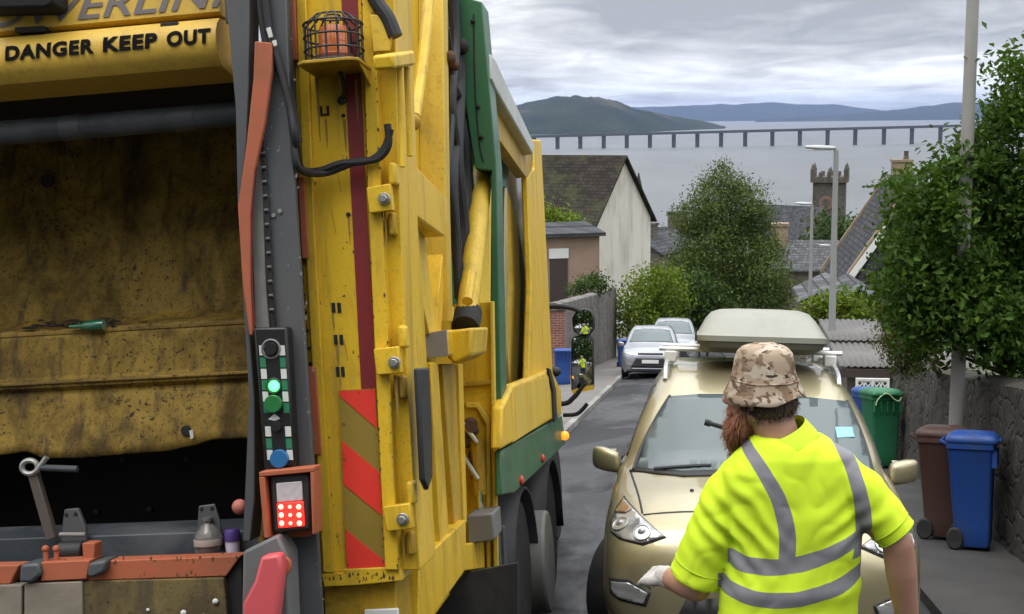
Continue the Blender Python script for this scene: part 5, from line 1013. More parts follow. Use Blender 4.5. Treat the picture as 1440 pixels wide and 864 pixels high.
for (x, y) in ((93, 724), (106, 723), (283, 716), (298, 715)): disc('bolt_hole', x, y, .007, .028 if x < 200 else .043, m_void, truck, .002)
# ---- beacon on its shelf, wire cage, cables
zs_ = RP(470, 92, -.11).z; bc = RP(470, 60, -.11); sh = None
bm = B(); prism(bm, [Vector((bc.x - .105, .0, zs_)), Vector((bc.x - .105, -.20, zs_)), Vector((bc.x - .08, -.225, zs_)), Vector((bc.x + .08, -.225, zs_)), Vector((bc.x + .105, -.20, zs_)), Vector((bc.x + .105, .0, zs_))], (0, 0, -.012)); sh = part('beacon_shelf', bm, m_yd, None, .003)
bm = B(); [prism(bm, [Vector((bc.x + s * .1, 0, zs_ - .012)), Vector((bc.x + s * .1, -.18, zs_ - .012)), Vector((bc.x + s * .1, 0, zs_ - .075))], (-s * .006, 0, 0)) for s in (1,)]; part('shelf_gusset', bm, m_yd, sh, 0)
m_bea = Nd('amber beacon lens'); m_bea.base((.62, .17, .05)); m_bea.set(roughness=.15, coat_weight=1.); m_bea = m_bea.m
bm = B(); lathe(bm, [(.058, 0), (.058, .03), (.05, .034), (.052, .10), (.045, .125), (.02, .135), (.001, .137)], (bc.x, -.115, zs_ + .002), 24); bz = part('beacon', bm, m_bea, None, 0); bm = B(); lathe(bm, [(.062, 0), (.062, .028), (.055, .03)], (bc.x, -.115, zs_ + .001), 24); part('beacon_base', bm, pbr('dark amber base', (.16, .05, .04), .5), bz, 0)
for k in range(6): a = math.pi * 2 * k / 6; tb('lens_flute', [Vector((bc.x + math.cos(a) * .052, -.115 + math.sin(a) * .052, zs_ + .036)), Vector((bc.x + math.cos(a) * .050, -.115 + math.sin(a) * .05, zs_ + .105))], .003, m_bea, bz, 6)
bm = B(); cr_ = .097
for k in range(16): a = 2 * math.pi * k / 16; tube(bm, [Vector((bc.x + math.cos(a) * cr_, -.115 + math.sin(a) * cr_, zs_)), Vector((bc.x + math.cos(a) * cr_, -.115 + math.sin(a) * cr_, zs_ + .135)), Vector((bc.x + math.cos(a) * .06, -.115 + math.sin(a) * .06, zs_ + .165))], .0035, 6, False)
for z in (.004, .045, .09, .135): tube(bm, [Vector((bc.x + math.cos(2 * math.pi * i / 32) * (cr_ + .003), -.115 + math.sin(2 * math.pi * i / 32) * (cr_ + .003), zs_ + z)) for i in range(33)], .0035, 6, False)
for r_ in (.06, .025): tube(bm, [Vector((bc.x + math.cos(2 * math.pi * i / 24) * r_, -.115 + math.sin(2 * math.pi * i / 24) * r_, zs_ + .165)) for i in range(25)], .0035, 6, False)
part('beacon_cage', bm, m_hose, None, 0)
tb('cable', [RP(474, 92, -.07), RP(480, 105, -.05), RP(484, 125, -.03), RP(482, 140, -.01)], .007, m_hose); bm = B(); ball(bm, RP(481, 141, -.008), .016, (1, .6, 1), 12, 8); part('cable_gland', bm, m_hose, None, 0)
for k, pts in enumerate(([(370, -40), (378, 40), (392, 90), (408, 150), (416, 200), (424, 238), (450, 240), (480, 230), (520, 226), (541, 208), (549, 182)], [(362, -40), (372, 50), (388, 85), (406, 140), (413, 190), (420, 236), (455, 244), (500, 228), (530, 224), (546, 205), (545, 175)], [(396, -40), (393, 30), (397, 80), (410, 140), (420, 200)])):
    tb('cable', [RP(x, y, -.20 + .018 * k if y < 238 and x < 425 else -.06) for x, y in pts], .013, m_hose)
rp('cable_tag', [(374, 40), (380, 38), (384, 52), (378, 54)], -.222, -.219, m_lab); rp('cable_tag', [(382, 58), (388, 56), (390, 64), (385, 66)], -.222, -.219, m_lab)
tb('hose', [RP(x, y, -.04) for x, y in ((512, -40), (528, 0), (545, 25), (556, 52))], .026, m_hose); rp('top_bracket', [(520, 20), (544, 22), (553, 40), (548, 72), (524, 74)], -.05, -.036, m_yl)
# ---- right flank of the tailgate
XS = -.13
spp('flank_sheet', [(560, -60), (628, -60), (632, 290), (636, 455), (645, 500), (693, 504), (700, 800), (655, 806), (600, 880), (560, 860)], XS, XS - .05, m_y, None, 0)
tg = spp('flank_flange', [(622, -60), (629, -60), (633, 290), (637, 452), (631, 452), (627, 290)], -.01, XS, m_yl)
spp('flank_flange', [(688, 240), (695, 240), (698, 430), (700, 800), (694, 800), (690, 430)], -.02, XS - .2, m_yl)
spp('flank_rib', [(569, -60), (577, -60), (588, 300), (600, 500), (612, 790), (590, 800), (571, 500), (563, 300)], .0, XS, m_y)
wd = spp('wedge_box', [(566, 220), (578, 226), (628, 279), (630, 290), (625, 333), (584, 303), (568, 268)], .06, XS, m_y, None, .008)
spp('brace', [(583, 300), (597, 330), (615, 470), (604, 470), (588, 400)], -.02, XS, m_yl); spp('brace', [(625, 332), (632, 340), (620, 470), (612, 470)], -.03, XS, m_y); spp('recess_shade', [(572, 340), (588, 400), (592, 440), (574, 440)], XS + .008, XS - .02, m_yd, None, 0)  # darker yellow sheet paints the shade between the braces
tb('stay_rod', [SP(609, -60, .05), SP(596, 70, .05), SP(583, 165, .05)], .024, m_yl); tb('stay_rod', [SP(572, 95, .14), SP(577, 220, .14)], .011, m_y); tb('stay_rod', [SP(562, 95, .14), SP(566, 235, .14)], .010, m_y)
bm = B(); ball(bm, SP(582, 172, .05), .028, (1, 1, 1.2)); part('rod_end', bm, m_yd, None, 0)
for q in ([(553, 76), (583, 71), (585, 92), (555, 97)],): spp('rod_clamp', q, .17, .10, m_y, None, .01)
spp('black_sleeve', [(589, 518), (604, 517), (608, 600), (609, 672), (603, 690), (597, 676)], .15, .13, m_hose, None, .008)
spp('tie_bar', [(606, 510), (616, 510), (632, 760), (619, 772)], .0, XS, m_y); spp('tie_bar', [(622, 512), (640, 512), (650, 740), (640, 752)], -.02, XS, m_yd); spp('tie_bar', [(645, 512), (651, 512), (657, 735), (652, 735)], -.02, XS, m_y)
kb = RP(609, 486, 1.0)
bk_ = rp('ram_anchor', [(590, 470), (629, 464), (631, 501), (592, 505)], 1.0, 1.5, m_y, None, .01); rp('anchor_plate', [(590, 470), (628, 464), (630, 501), (592, 505)], .985, 1.0, pbr('grey painted plate', (.30, .29, .28), .55, var=.1, dirt=(.16, .14, .1), amt=.4), bk_, .002)
rp('ram_anchor', [(626, 466), (664, 461), (661, 500), (640, 512), (629, 504)], 1.1, 1.55, m_y, None, .012)
ram = tb('lift_ram', [SP(680, 236, .03), SP(656, 452, .03)], .052, m_yl, None, 20); bm = B(); ball(bm, SP(680, 236, .03), .053, (1, 1, 1)); part('ram_cap', bm, m_yl, ram, 0)
tb('ram_valve', [SP(663, 385, .09), SP(657, 424, .09)], .026, m_yl, ram); tb('ram_collar', [SP(659, 440, .03), SP(654, 462, .03)], .066, m_void, ram, 18); tb('ram_end', [SP(664, 450, .02), SP(670, 495, .02)], .03, m_void, ram)
for pts, r_ in (([(634, -40), (640, 60), (634, 150), (648, 260), (652, 330), (660, 378)], .022), ([(648, -40), (652, 60), (645, 150), (655, 250), (656, 370)], .022), ([(627, 40), (636, 120), (631, 240), (640, 330), (645, 420)], .016), ([(655, 20), (664, 120), (660, 200), (680, 232)], .014), ([(645, -40), (646, 100), (641, 220), (650, 320), (653, 400)], .03), ([(655, -40), (660, 80), (652, 180), (660, 290), (662, 372)], .026), ([(638, -40), (645, 140), (637, 250), (643, 360), (650, 430)], .02), ([(641, 60), (655, 110), (648, 140), (640, 130)], .02)):
    tb('hydraulic_hose', [SP(x, y, -.03) for x, y in pts], r_ * 1.3, m_hose)
for (x, y, r_) in ((650, 66, .035), (633, 82, .03), (640, 92, .024), (657, 20, .04)): bm = B(); ball(bm, SP(x, y, .0), r_, (1, 1, 1.2), 12, 8); part('hose_fitting', bm, m_rust if y > 70 else m_void, None, 0)
spp('gap_shade_panel', [(600, -12), (664, -12), (684, 240), (700, 560), (640, 560), (632, 290)], -.40, -.45, m_void, None, 0)  # black sheet added to darken the gap behind the hoses
pd = rp('ram_pocket', [(638, 428), (691, 424), (697, 802), (652, 806), (646, 740), (636, 560)], 2.06, 2.13, m_y)
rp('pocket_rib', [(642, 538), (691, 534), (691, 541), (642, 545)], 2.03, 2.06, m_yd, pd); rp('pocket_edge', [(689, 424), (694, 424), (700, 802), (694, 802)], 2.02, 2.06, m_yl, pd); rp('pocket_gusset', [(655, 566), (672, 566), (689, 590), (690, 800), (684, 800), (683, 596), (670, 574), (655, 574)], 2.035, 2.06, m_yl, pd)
for (x, y, r_) in ((662, 597, .036), (655, 612, .022), (668, 606, .02), (657, 622, .03), (672, 632, .034), (664, 640, .022), (668, 652, .03), (670, 672, .026), (675, 660, .016)): bm = B(); ball(bm, RP(x, y, 2.01), r_, (1, 1, 1), 14, 10); part('pivot_fitting', bm, m_rust, None, 0)
tb('pivot_pin', [RP(659, 597, 2.04), RP(663, 600, 1.95)], .032, m_rust, None, 16); tb('latch_link', [RP(648, 592, 1.96), RP(671, 623, 1.96)], .012, m_steel); tb('latch_link', [RP(647, 634, 1.96), RP(672, 674, 1.96)], .012, m_steel)
tb('latch_ram', [RP(671, 620, 2.0), RP(675, 695, 2.0)], .035, m_yd); tb('latch_rod', [RP(675, 690, 1.98), RP(677, 728, 1.98)], .016, m_chrome)
rp('latch_block', [(656, 726), (693, 722), (695, 760), (658, 766)], 1.75, 2.0, pbr('grey cast block', (.20, .20, .19), .6, .3, dirt=(.1, .09, .08), amt=.5), None, .008)
spp('flank_foot', [(652, 765), (695, 760), (699, 797), (654, 803)], -.02, XS - .1, m_y, None, .006)
spp('flank_sill', [(590, 792), (655, 731), (656, 800), (600, 880), (596, 900), (588, 900)], .012, -.06, m_y, None, .006)
bm = B(); ball(bm, SP(592, 774, .03), .02); part('side_marker', bm, pbr('red orange marker', (.7, .1, .04), .3), None, 0)
rp('mud_flap', [(618, 838), (655, 806), (728, 792), (728, 960), (612, 960)], 1.65, 1.68, m_rub, None, 0)
# ---- body: green end frame, flank, lower boxes
bx('body', (-2.28, 2.7, .95), (-.16, 5.1, 3.0), m_grn, None, .03)
ef = rp('end_frame', [(640, -8), (678, 3), (698, 232), (705, 560), (706, 697), (691, 697), (689, 480), (691, 240), (668, 238), (650, 120)], 2.15, 2.36, m_grn, None, .006)
tb('frame_cable', [RP(666, 20, 2.147), RP(668, 120, 2.147), RP(674, 200, 2.147), RP(680, 228, 2.147)], .004, m_void, ef)
for x, y in ((665, 30), (677, 193), (672, 150)): bm = B(); ball(bm, RP(x, y, 2.14), .012); part('bolt', bm, m_void, ef, 0)
spp('body_side', [(697, 100), (752, 225), (764, 300), (778, 600), (706, 640)], -.06, -.12, m_olive, None, 0)
spp('panel_glint', [(707, 215), (716, 230), (712, 400), (709, 540), (706, 540), (706, 330)], -.05, -.06, m_teal, None, 0); spp('body_bulge', [(712, 260), (726, 300), (738, 370), (742, 450), (736, 530), (718, 560), (712, 480)], -.02, -.06, m_olive, None, .03)  # pale green sliver paints a glint onto the body side
spp('body_side_lower', [(700, 470), (742, 480), (746, 560), (706, 640)], -.05, -.058, m_y, None, 0)
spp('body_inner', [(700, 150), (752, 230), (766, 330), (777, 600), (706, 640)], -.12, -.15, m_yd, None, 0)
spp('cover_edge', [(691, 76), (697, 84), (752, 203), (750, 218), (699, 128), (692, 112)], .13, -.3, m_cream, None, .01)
spp('cover_under_shade', [(697, 128), (750, 219), (748, 240), (740, 250), (699, 192)], .07, .0, m_yd, None, .004)  # darker yellow puts the overhang's shade into the colour
spp('front_rib', [(750, 196), (761, 197), (779, 560), (778, 612), (752, 600), (744, 540), (748, 400), (742, 250), (752, 236)], .06, .015, m_y, None, .012)
lb = spp('lower_locker', [(706, 632), (707, 573), (722, 541), (776, 520), (789, 547), (790, 583)], .12, .06, m_y, None, .015); spp('locker_strap', [(771, 518), (775, 520), (782, 548), (784, 590), (780, 594), (778, 550)], .135, .12, m_hose, lb, 0)
spp('locker_door', [(722, 545), (772, 528), (774, 588), (722, 622)], .124, .12, m_yl, lb, 0)
bm = B(); ball(bm, SP(778, 523, .05), .05, (1.2, 1, .8)); part('filler_cap', bm, m_dark, None, 0)
sk = spp('side_skirt', [(705, 634), (790, 584), (796, 624), (724, 694), (706, 697)], .10, .065, m_grn, None, .01)
for x, y in ((733, 676), (763, 645)): bm = B(); ball(bm, SP(x, y, .105), .028, (.6, 1, 1)); part('red_reflector', bm, pbr('red reflector', (.6, .05, .03), .25), sk, 0)
bm = B(); ball(bm, SP(794, 613, .12), .034, (1, 1.1, 1)); part('amber_marker', bm, glow('lit amber marker', (1, .36, .03), 1.0), None, 0)
bm = B(); ball(bm, SP(722, 665, .104), .001); bm.free()
# wheels, guards, tank, chassis
bx('chassis_rail', (-1.65, .4, .55), (-1.45, 7.8, .85), m_void); bx('chassis_rail', (-.75, .4, .55), (-.55, 7.8, .85), m_void); bx('belly_panel', (-2.2, .36, .80), (-.14, 5.2, .86), m_void)
def lorry_wheel(x, y, sd=1, r=.49):
    zc = gz((TM @ Vector((x, y, 0))).x, (TM @ Vector((x, y, 0))).y); zc = (TI @ Vector(((TM @ Vector((x, y, 0))).x, (TM @ Vector((x, y, 0))).y, zc))).z + r if sd > 0 else r
    h = bpy.data.objects.new('wheel', None); col.objects.link(h); h.parent = truck; h.location = (x, y, zc); M = Matrix.Rotation(math.pi / 2 * sd, 4, 'Y')
    bm = B(); lathe(bm, [(r * .56, -.14), (r * .9, -.15), (r, -.11), (r, .11), (r * .9, .15), (r * .56, .14)], n=40, M=M); obj('tyre', bm, m_tyre, h)
    bm = B(); lathe(bm, [(0, .10), (.1, .10), (.12, .05), (.2, .04), (.26, .12), (.285, .13), (.285, -.12), (0, -.1)], n=30, M=M); rm_ = obj('rim', bm, m_gl, h)
    for k in range(8): a = 2 * math.pi * k / 8; bm = B(); c = M @ Vector((math.cos(a) * .16, math.sin(a) * .16, .05)); d = M.to_3x3() @ Vector((0, 0, .03)); cyl(bm, c, c + d, .015, n=6); obj('wheel_nut', bm, m_bolt, rm_)
    return h
for y in (3.35, 4.95): lorry_wheel(-.17, y); lorry_wheel(-2.1, y, -1)
lorry_wheel(-.35, 7.2); lorry_wheel(-2.0, 7.2, -1)
for y in (3.35, 4.95):
    bm = B(); pr = [(math.cos(R(a)) * .58, math.sin(R(a)) * .58) for a in range(0, 181, 15)]; rr = [[Vector((x, y + c, .42 + s)) for c, s in pr] for x in (-.36, .02)]
    V = [[bm.verts.new(p) for p in r_] for r_ in rr]
    for i in range(len(pr) - 1): bm.faces.new((V[0][i], V[0][i + 1], V[1][i + 1], V[1][i]))
    mg = part('mudguard', bm, m_dark, None, 0); s_ = mg.modifiers.new('t', 'SOLIDIFY'); s_.thickness = .02
bm = B(); loftrings(bm, [[Vector((-.02 + (.03 if z > .3 else 0), 4.0 + .42 * math.cos(a), .42 + .36 * math.sin(a))) if 0 else Vector((x, 4.15 + .30 * math.cos(a), .40 + .34 * math.sin(a))) for a in [2 * math.pi * i / 20 for i in range(20)]] for x, z in ((-.5, 0), (.03, 0), (.06, .3))]); part('fuel_tank', bm, pbr('pale grey tank', (.22, .215, .20), .5, var=.1, dirt=(.14, .12, .1), amt=.5, ds=3), None, .02)
for y in (2.55, 2.75): bx('guard_stay', (-.1, y, .12), (-.02, y + .05, .86), m_g, None, .01)
bx('side_guard', (-.04, 2.6, .45), (-.0, 3.0, .55), m_steel)
# cab and mirrors
cbm = B(); loftrings(cbm, [[Vector((x, y, z)) for x, y in ((-2.05, 5.45), (-.32, 5.45), (-.32, 7.7 - t), (-.45, 7.85 - t), (-1.92, 7.85 - t), (-2.05, 7.7 - t))] for z, t in ((.55, 0), (1.5, 0), (2.55, .25), (2.7, .45))]); cab = part('cab', cbm, m_y, None, .03)
bx('windscreen', (-1.95, 7.62, 1.55), (-.42, 7.83, 2.4), m_scr, cab); bx('side_window', (-.325, 6.3, 1.5), (-.30, 7.3, 2.3), m_side, cab); bx('cab_step', (-.5, 6.4, .35), (-.3, 6.9, .5), m_dark, cab)
ym = 6.6; mo = thing('x', 'x', 'x'); bpy.data.objects.remove(mo)
tb('mirror_arm', [Vector((-.32, ym, RP(770, 432, ym).z))] + [RP(x, y, ym) for x, y in ((782, 431), (806, 434), (818, 440))], .022, m_dark); tb('mirror_arm', [Vector((-.32, ym, RP(775, 566, ym).z))] + [RP(x, y, ym) for x, y in ((792, 568), (806, 560), (816, 548), (822, 540))], .022, m_dark)
tb('mirror_arm', [RP(x, y, ym + .05) for x, y in ((792, 584), (812, 582), (826, 568))], .018, m_dark)
CONV = 1.6
def mirr(q, y0, name):
    h = rp(name, q, y0, y0 + .10, m_dark, None, .02); cx = sum(p[0] for p in q) / len(q); cy_ = sum(p[1] for p in q) / len(q)
    # convex silvered face, turned a little towards the footway
    bm = B(); cc = RP(cx, cy_, y0); fine = [RP(cx + (q[i][0] + (q[(i + 1) % len(q)][0] - q[i][0]) * k / 6 - cx) * .86, cy_ + (q[i][1] + (q[(i + 1) % len(q)][1] - q[i][1]) * k / 6 - cy_) * .92, y0) for i in range(len(q)) for k in range(6)]
    def pos(p): d = p - cc; return Vector((p.x, y0 - .022 + .118 * d.x + (d.x * d.x + d.z * d.z) / (2 * CONV), p.z))
    rg2 = [[bm.verts.new(pos(cc.lerp(p, t))) for p in fine] for t in (.12, .3, .5, .7, .85, 1)]; bm.faces.new(rg2[0]); n = len(fine)
    for a, b in zip(rg2, rg2[1:]):
        for i in range(n): bm.faces.new((a[i], a[(i + 1) % n], b[(i + 1) % n], b[i]))
    part('mirror_face', bm, pbr('mirror silver', (.85, .87, .88), .02, 1., var=0), h, 0); return h
m1 = mirr([(806, 473), (831, 470), (835, 478), (835, 548), (806, 553), (803, 548), (803, 480)], ym, 'wing_mirror')
m2 = mirr([(804, 448), (809, 438), (822, 434), (832, 437), (836, 448), (836, 462), (830, 471), (815, 472), (806, 466)], ym, 'wide_mirror')
rp('mirror_edge', [(803, 549), (835, 541), (835, 548), (806, 554)], ym - .012, ym - .005, pbr('yellow mirror edge', (.72, .5, .05), .4), m1, 0)
# litter left on the hopper: each a thing of its own
m_pet = Nd('clear plastic'); m_pet.base((.55, .52, .48)); m_pet.set(roughness=.12, alpha=1.); m_pet.b.inputs['Transmission Weight'].default_value = .75; m_pet = m_pet.m
zb_top = RZ(752, .06)
def litter(name, label, cat, px, py, y, Mx=None): c = RP(px, py, y); return thing(name, label, cat, TM @ Matrix.Translation(c) @ (Mx or Matrix()))
bt = litter('plastic_bottle', 'crumpled clear plastic bottle standing on the sill of the hopper', 'bottle', 294, 781, .03, Matrix.Diagonal((1.1, 1.1, .70, 1)))
bm = B(); lathe(bm, [(.001, 0), (.040, 0), (.045, .008), (.043, .04), (.046, .05), (.043, .07), (.046, .085), (.043, .10), (.034, .125), (.020, .15), (.014, .158), (.014, .175), (.001, .175)], n=24)
for v in bm.verts: v.co.x *= 1 + .18 * noise.noise(v.co * 22); v.co.y *= .9
obj('shell', bm, m_pet, bt); bm = B(); lathe(bm, [(.001, .173), (.017, .173), (.017, .19), (.001, .191)], n=16); obj('cap', bm, m_pet, bt); bm = B(); lathe(bm, [(.0462, .052), (.0468, .056), (.0468, .08), (.0462, .084)], n=24); obj('label', bm, pbr('faded paper label', (.36, .31, .27), .6), bt)
jt = litter('plastic_tub', 'small white tub with a purple lid beside the clear bottle', 'tub', 328, 781, .03)
bm = B(); lathe(bm, [(.001, 0), (.024, 0), (.026, .05), (.001, .05)], n=20); obj('tub_body', bm, pbr('lilac white plastic', (.55, .50, .62), .5), jt); bm = B(); lathe(bm, [(.001, .0505), (.028, .0505), (.028, .085), (.024, .092), (.001, .093)], n=20); obj('lid', bm, pbr('purple plastic', (.055, .03, .16), .45), jt)
gbt = litter('glass_bottle', 'green bottle lying among black muck on the hopper ledge', 'bottle', 146, 457, .40, Matrix.Rotation(-math.pi / 2, 4, 'Y') @ Matrix.Diagonal((1, 1, 1, 1)))
bm = B(); lathe(bm, [(.001, 0), (.020, 0), (.021, .006), (.021, .065), (.015, .085), (.009, .10), (.0085, .14), (.001, .14)], n=20); obj('glass', bm, pbr('green glass', (.012, .12, .055), .1, var=.1, coat=1), gbt)
bm = B(); lathe(bm, [(.0001, -.001), (.0195, -.001), (.0195, .0005), (.0001, .0005)], n=20); obj('base_ring', bm, pbr('pale glass base', (.25, .45, .38), .2), gbt)
mk = bpy.data.objects.new('muck', None); bpy.data.objects.remove(mk); rm = random.Random(9); bm = B()
for k in range(90):
    px = rm.uniform(36, 175) if k < 60 else rm.uniform(-150, 345); py = 457 + rm.gauss(0, 3.5); c = RP(px, py, .415 + rm.uniform(0, .1)); c.z = max(c.z, RZ(461, .44)) if rm.random() < .7 else c.z
    ball(bm, c, rm.uniform(.004, .011), (rm.uniform(1.5, 3.5), 1, rm.uniform(.35, .7)), 7, 5)
mo_ = part('muck', bm, pbr('black sticky muck', (.018, .013, .010), .5, var=.5, vs_=40), None, 0); mo_['kind'] = 'stuff'
# unseen trees added behind the camera to block sky light and fill reflections
bl_ = [((x, y, gz(x, y) + h), r, (1, 1, 1.1)) for x, y, h, r in ((-4.5, -8, 3, 2.6), (-5, -9, 6.5, 2.8), (4.5, -7, 3, 2.4), (5, -8.5, 6.5, 2.8), (-2, -14, 4, 3), (2, -14, 4, 3), (0, -15, 8, 3.5), (-3, -12, 8, 3), (4, -12, 8.5, 3), (-7, -15, 2.5, 2.6), (-5, -19, 5, 3), (-9, -11, 4, 2.8), (4.5, -14, 2.5, 2.2), (5.5, -18, 5, 3), (0, -26, 3, 3), (2.5, -24, 5, 3), (-2.5, -25, 6, 3), (7, -9, 3, 2.4))]
uh = leaves('unseen_shade_trees', bl_, 15000, .5, m_lf_dark, None, 77, 1.5); uh['kind'] = 'stuff'
# wear: chips along the edges, grease runs below the bolts, fine scratches
def chips(name, segs, off, n, r, mat, parent, seed, jit=2.0):
    rs = random.Random(seed); bm = B(); L = [math.dist(a, b) for a, b in segs]
    for k in range(n):
        (x0, y0), (x1, y1) = rs.choices(segs, L)[0]; t = rs.random(); x = x0 + (x1 - x0) * t + rs.gauss(0, jit); y = y0 + (y1 - y0) * t + rs.gauss(0, jit); c = RP(x, y, off); q = r * rs.uniform(.35, 1.5); el = rs.uniform(.8, 2.4)
        m = rs.randint(5, 7); bm.faces.new([bm.verts.new(c + Vector((math.cos(2 * math.pi * i / m) * q * rs.uniform(.5, 1.2), 0, math.sin(2 * math.pi * i / m) * q * el * rs.uniform(.5, 1.2)))) for i in range(m)])
    o = obj(name, bm, mat, parent, smooth=False); o['kind'] = 'stuff'; return o
m_chip = pbr('bared rusty steel', (.10, .055, .028), .8, var=.4, vs_=40); m_grs = pbr('grease and road film', (.30, .19, .035), .7, var=.3, vs_=15); m_scr2 = pbr('pale scratch', (.50, .42, .22), .7, var=.1)
chips('paint_chips', [((507, -20), (518, 300)), ((518, 300), (541, 798)), ((536, 300), (560, 798)), ((523, -20), (537, 300))], -.0358, 70, .0034, m_chip, fr, 1, 1.2)
chips('paint_chips', [((455, 812), (560, 806)), ((486, 818), (556, 812))], -.0208, 40, .0034, m_chip, fr, 2, 2)
chips('paint_chips', [((432, 50), (470, 790)), ((480, 120), (500, 520)), ((440, 300), (480, 420))], -.0008, 60, .0028, m_chip, fr, 3, 7)
chips('paint_chips', [((372, 0), (384, 660)), ((405, 20), (430, 500)), ((430, 500), (455, 860)), ((390, 100), (415, 640))], -.1808, 90, .0030, m_gl, lc, 4, 3)
chips('paint_chips', [((140, 790), (335, 783)), ((125, 816), (316, 810)), ((60, 792), (122, 790))], -.1008, 60, .004, m_chip, lp, 5, 3)
chips('paint_chips', [((480, 552), (526, 550)), ((481, 560), (489, 796)), ((528, 560), (541, 790))], -.0135, 36, .0022, m_chip, cv, 6, 1.2)
rs = random.Random(8)
for k, (x, y, h, off) in enumerate(((541, 296, 60, -.0355), (556, 528, 70, -.0355), (566, 746, 48, -.0355), (484, 168, 46, -.0006), (490, 306, 38, -.0006), (468, 441, 24, -.0006), (474, 486, 30, -.0006), (478, 532, 15, -.0006), (445, 110, 90, -.0006), (500, 112, 60, -.0032), (458, 168, 40, -.0006))):
    w = rs.uniform(1.2, 2.6); dx = h * .06; rp('grease_run', [(x - w, y), (x + w, y), (x + w * .9 + dx * .5, y + h * .5), (x + dx + .4, y + h), (x + dx - .4, y + h), (x - w * .6 + dx * .5, y + h * .55)], off - .0004, off, m_grs, fr, 0)
for k in range(16): x = rs.uniform(446, 486); y = rs.uniform(180, 780); x += (y - 300) * .055; l = rs.uniform(8, 40); rp('scratch', [(x, y), (x + .5, y), (x + l * .2 + .5, y + l), (x + l * .2, y + l)], -.0008, -.0003, m_scr2 if k % 2 else m_chip, fr, 0)
# ------------------------------------------------------------------ the worker
MY = 3.9; _r = at(1106, 700, MY); PR = Vector((_r.x, MY, gz(_r.x, MY)))
def Mp(px, py, dy=0.): return at(px, py, MY + dy) - PR
PXM = 1 / 452.0
man = thing('person', 'bearded worker seen from behind in a yellow high visibility shirt and camouflage sun hat', 'person', PR)
def blob(name, build, voxel, mat, parent, it=5, disp=None, fac=.5):
    bm = B(); build(bm); bmesh.ops.recalc_face_normals(bm, faces=bm.faces); me = bpy.data.meshes.new('t'); bm.to_mesh(me); bm.free(); o = bpy.data.objects.new('t', me); col.objects.link(o)
    m = o.modifiers.new('r', 'REMESH'); m.mode = 'VOXEL'; m.voxel_size = voxel; m.adaptivity = 0
    s = o.modifiers.new('s', 'SMOOTH'); s.iterations = it; s.factor = fac
    dg = bpy.context.evaluated_depsgraph_get(); r = bpy.data.meshes.new_from_object(o.evaluated_get(dg)); bpy.data.objects.remove(o)
    r.name = name
    if disp:
        nn = [v.normal.copy() for v in r.vertices]
        for v, n in zip(r.vertices, nn): v.co += n * disp(v.co)
        r.update()
    o = obj(name, r, mat, parent, angle=180); return o
def limb(bm, pts, n=14):                 # pts (centre, radius): tapered, overlapping pieces with round joints
    for (a, ra), (b, rb_) in zip(pts, pts[1:]): cyl(bm, a, b, ra, rb_, n)
    for p, r in pts[1:-1]: ball(bm, p, r * .995, (1, 1, 1), n, 8)
def fingers(bm, wrist, fwd, side, nrm, s=1., curl=.5):
    """palm, four unequal bent fingers and a thumb: fwd along the hand, side towards the thumb, nrm out of the palm"""
    fwd, side, nrm = fwd.normalized(), side.normalized(), nrm.normalized()
    for k in range(4): o_ = side * (.030 - .020 * k) * s; limb(bm, [(wrist + o_ * .6, .019 * s), (wrist + fwd * .05 * s + o_, .0175 * s), (wrist + fwd * .092 * s + o_ * 1.12, .0115 * s)], 10)
    for k, L in enumerate((.070, .078, .073, .058)):
        o_ = side * (.033 - .0225 * k) * s; p = wrist + fwd * .088 * s + o_; a = curl * .5; pts = [(p, .0102 * s)]
        for j, q in enumerate((.45, .32, .25)):
            d = fwd * math.cos(a) + nrm * math.sin(a); p = p + d * L * q * s; pts.append((p, (.0095 - .0012 * j) * s)); a += curl
        limb(bm, pts, 10); ball(bm, pts[-1][0], pts[-1][1], (1, 1, 1), 10, 6)
    p = wrist + fwd * .022 * s + side * .030 * s; pts = [(p, .0145 * s)]
    for j, (q, an) in enumerate(((.034, .9), (.030, .55), (.024, .3))):
        d = fwd * math.cos(an) + side * math.sin(an) + nrm * .35; p = p + d.normalized() * q * s; pts.append((p, (.0125 - .0015 * j) * s))
    limb(bm, pts, 10); ball(bm, pts[-1][0], pts[-1][1], (1, 1, 1), 10, 6)
FD = Vector((-.90, .42, -.12)).normalized(); FS = FD.cross(Vector((0, 0, 1))).normalized(); FU = FS.cross(FD).normalized()   # face direction, its right, up
HC = Mp(1069, 552, .02)                   # middle of the skull
def hp(f, s, u): return HC + FD * f + FS * s + FU * u
def ell(bm, c, rf, rs, ru): bmesh.ops.create_uvsphere(bm, u_segments=24, v_segments=16, radius=1, matrix=Matrix.Translation(c) @ Matrix((FD, FS, FU)).transposed().to_4x4() @ Matrix.Diagonal((rf, rs, ru, 1)))
Ls, Le, Lw = Mp(1048, 690), Mp(980, 826, .02), Mp(936, 811, .17)
Rs, Re, Rw = Mp(1184, 684), Mp(1262, 762, -.01), Mp(1279, 895, .06)
hipz = .98; FT = [Vector((-.12, .05, .06)), Vector((.13, -.06, .06))]
TORSO = [(1108, 612, 48, .085, .0), (1111, 620, 60, .098, .0), (1116, 637, 82, .113, .0), (1113, 657, 96, .122, .0), (1111, 680, 98, .128, .0), (1114, 715, 97, .132, .0), (1119, 760, 92, .132, .0), (1114, 805, 95, .135, .0), (1108, 850, 98, .14, .0), (1104, 900, 99, .14, .0), (1100, 962, 98, .135, .0)]
TX = Vector((.975, .22, 0)).normalized(); TY_ = Vector((-.22, .975, 0)).normalized()
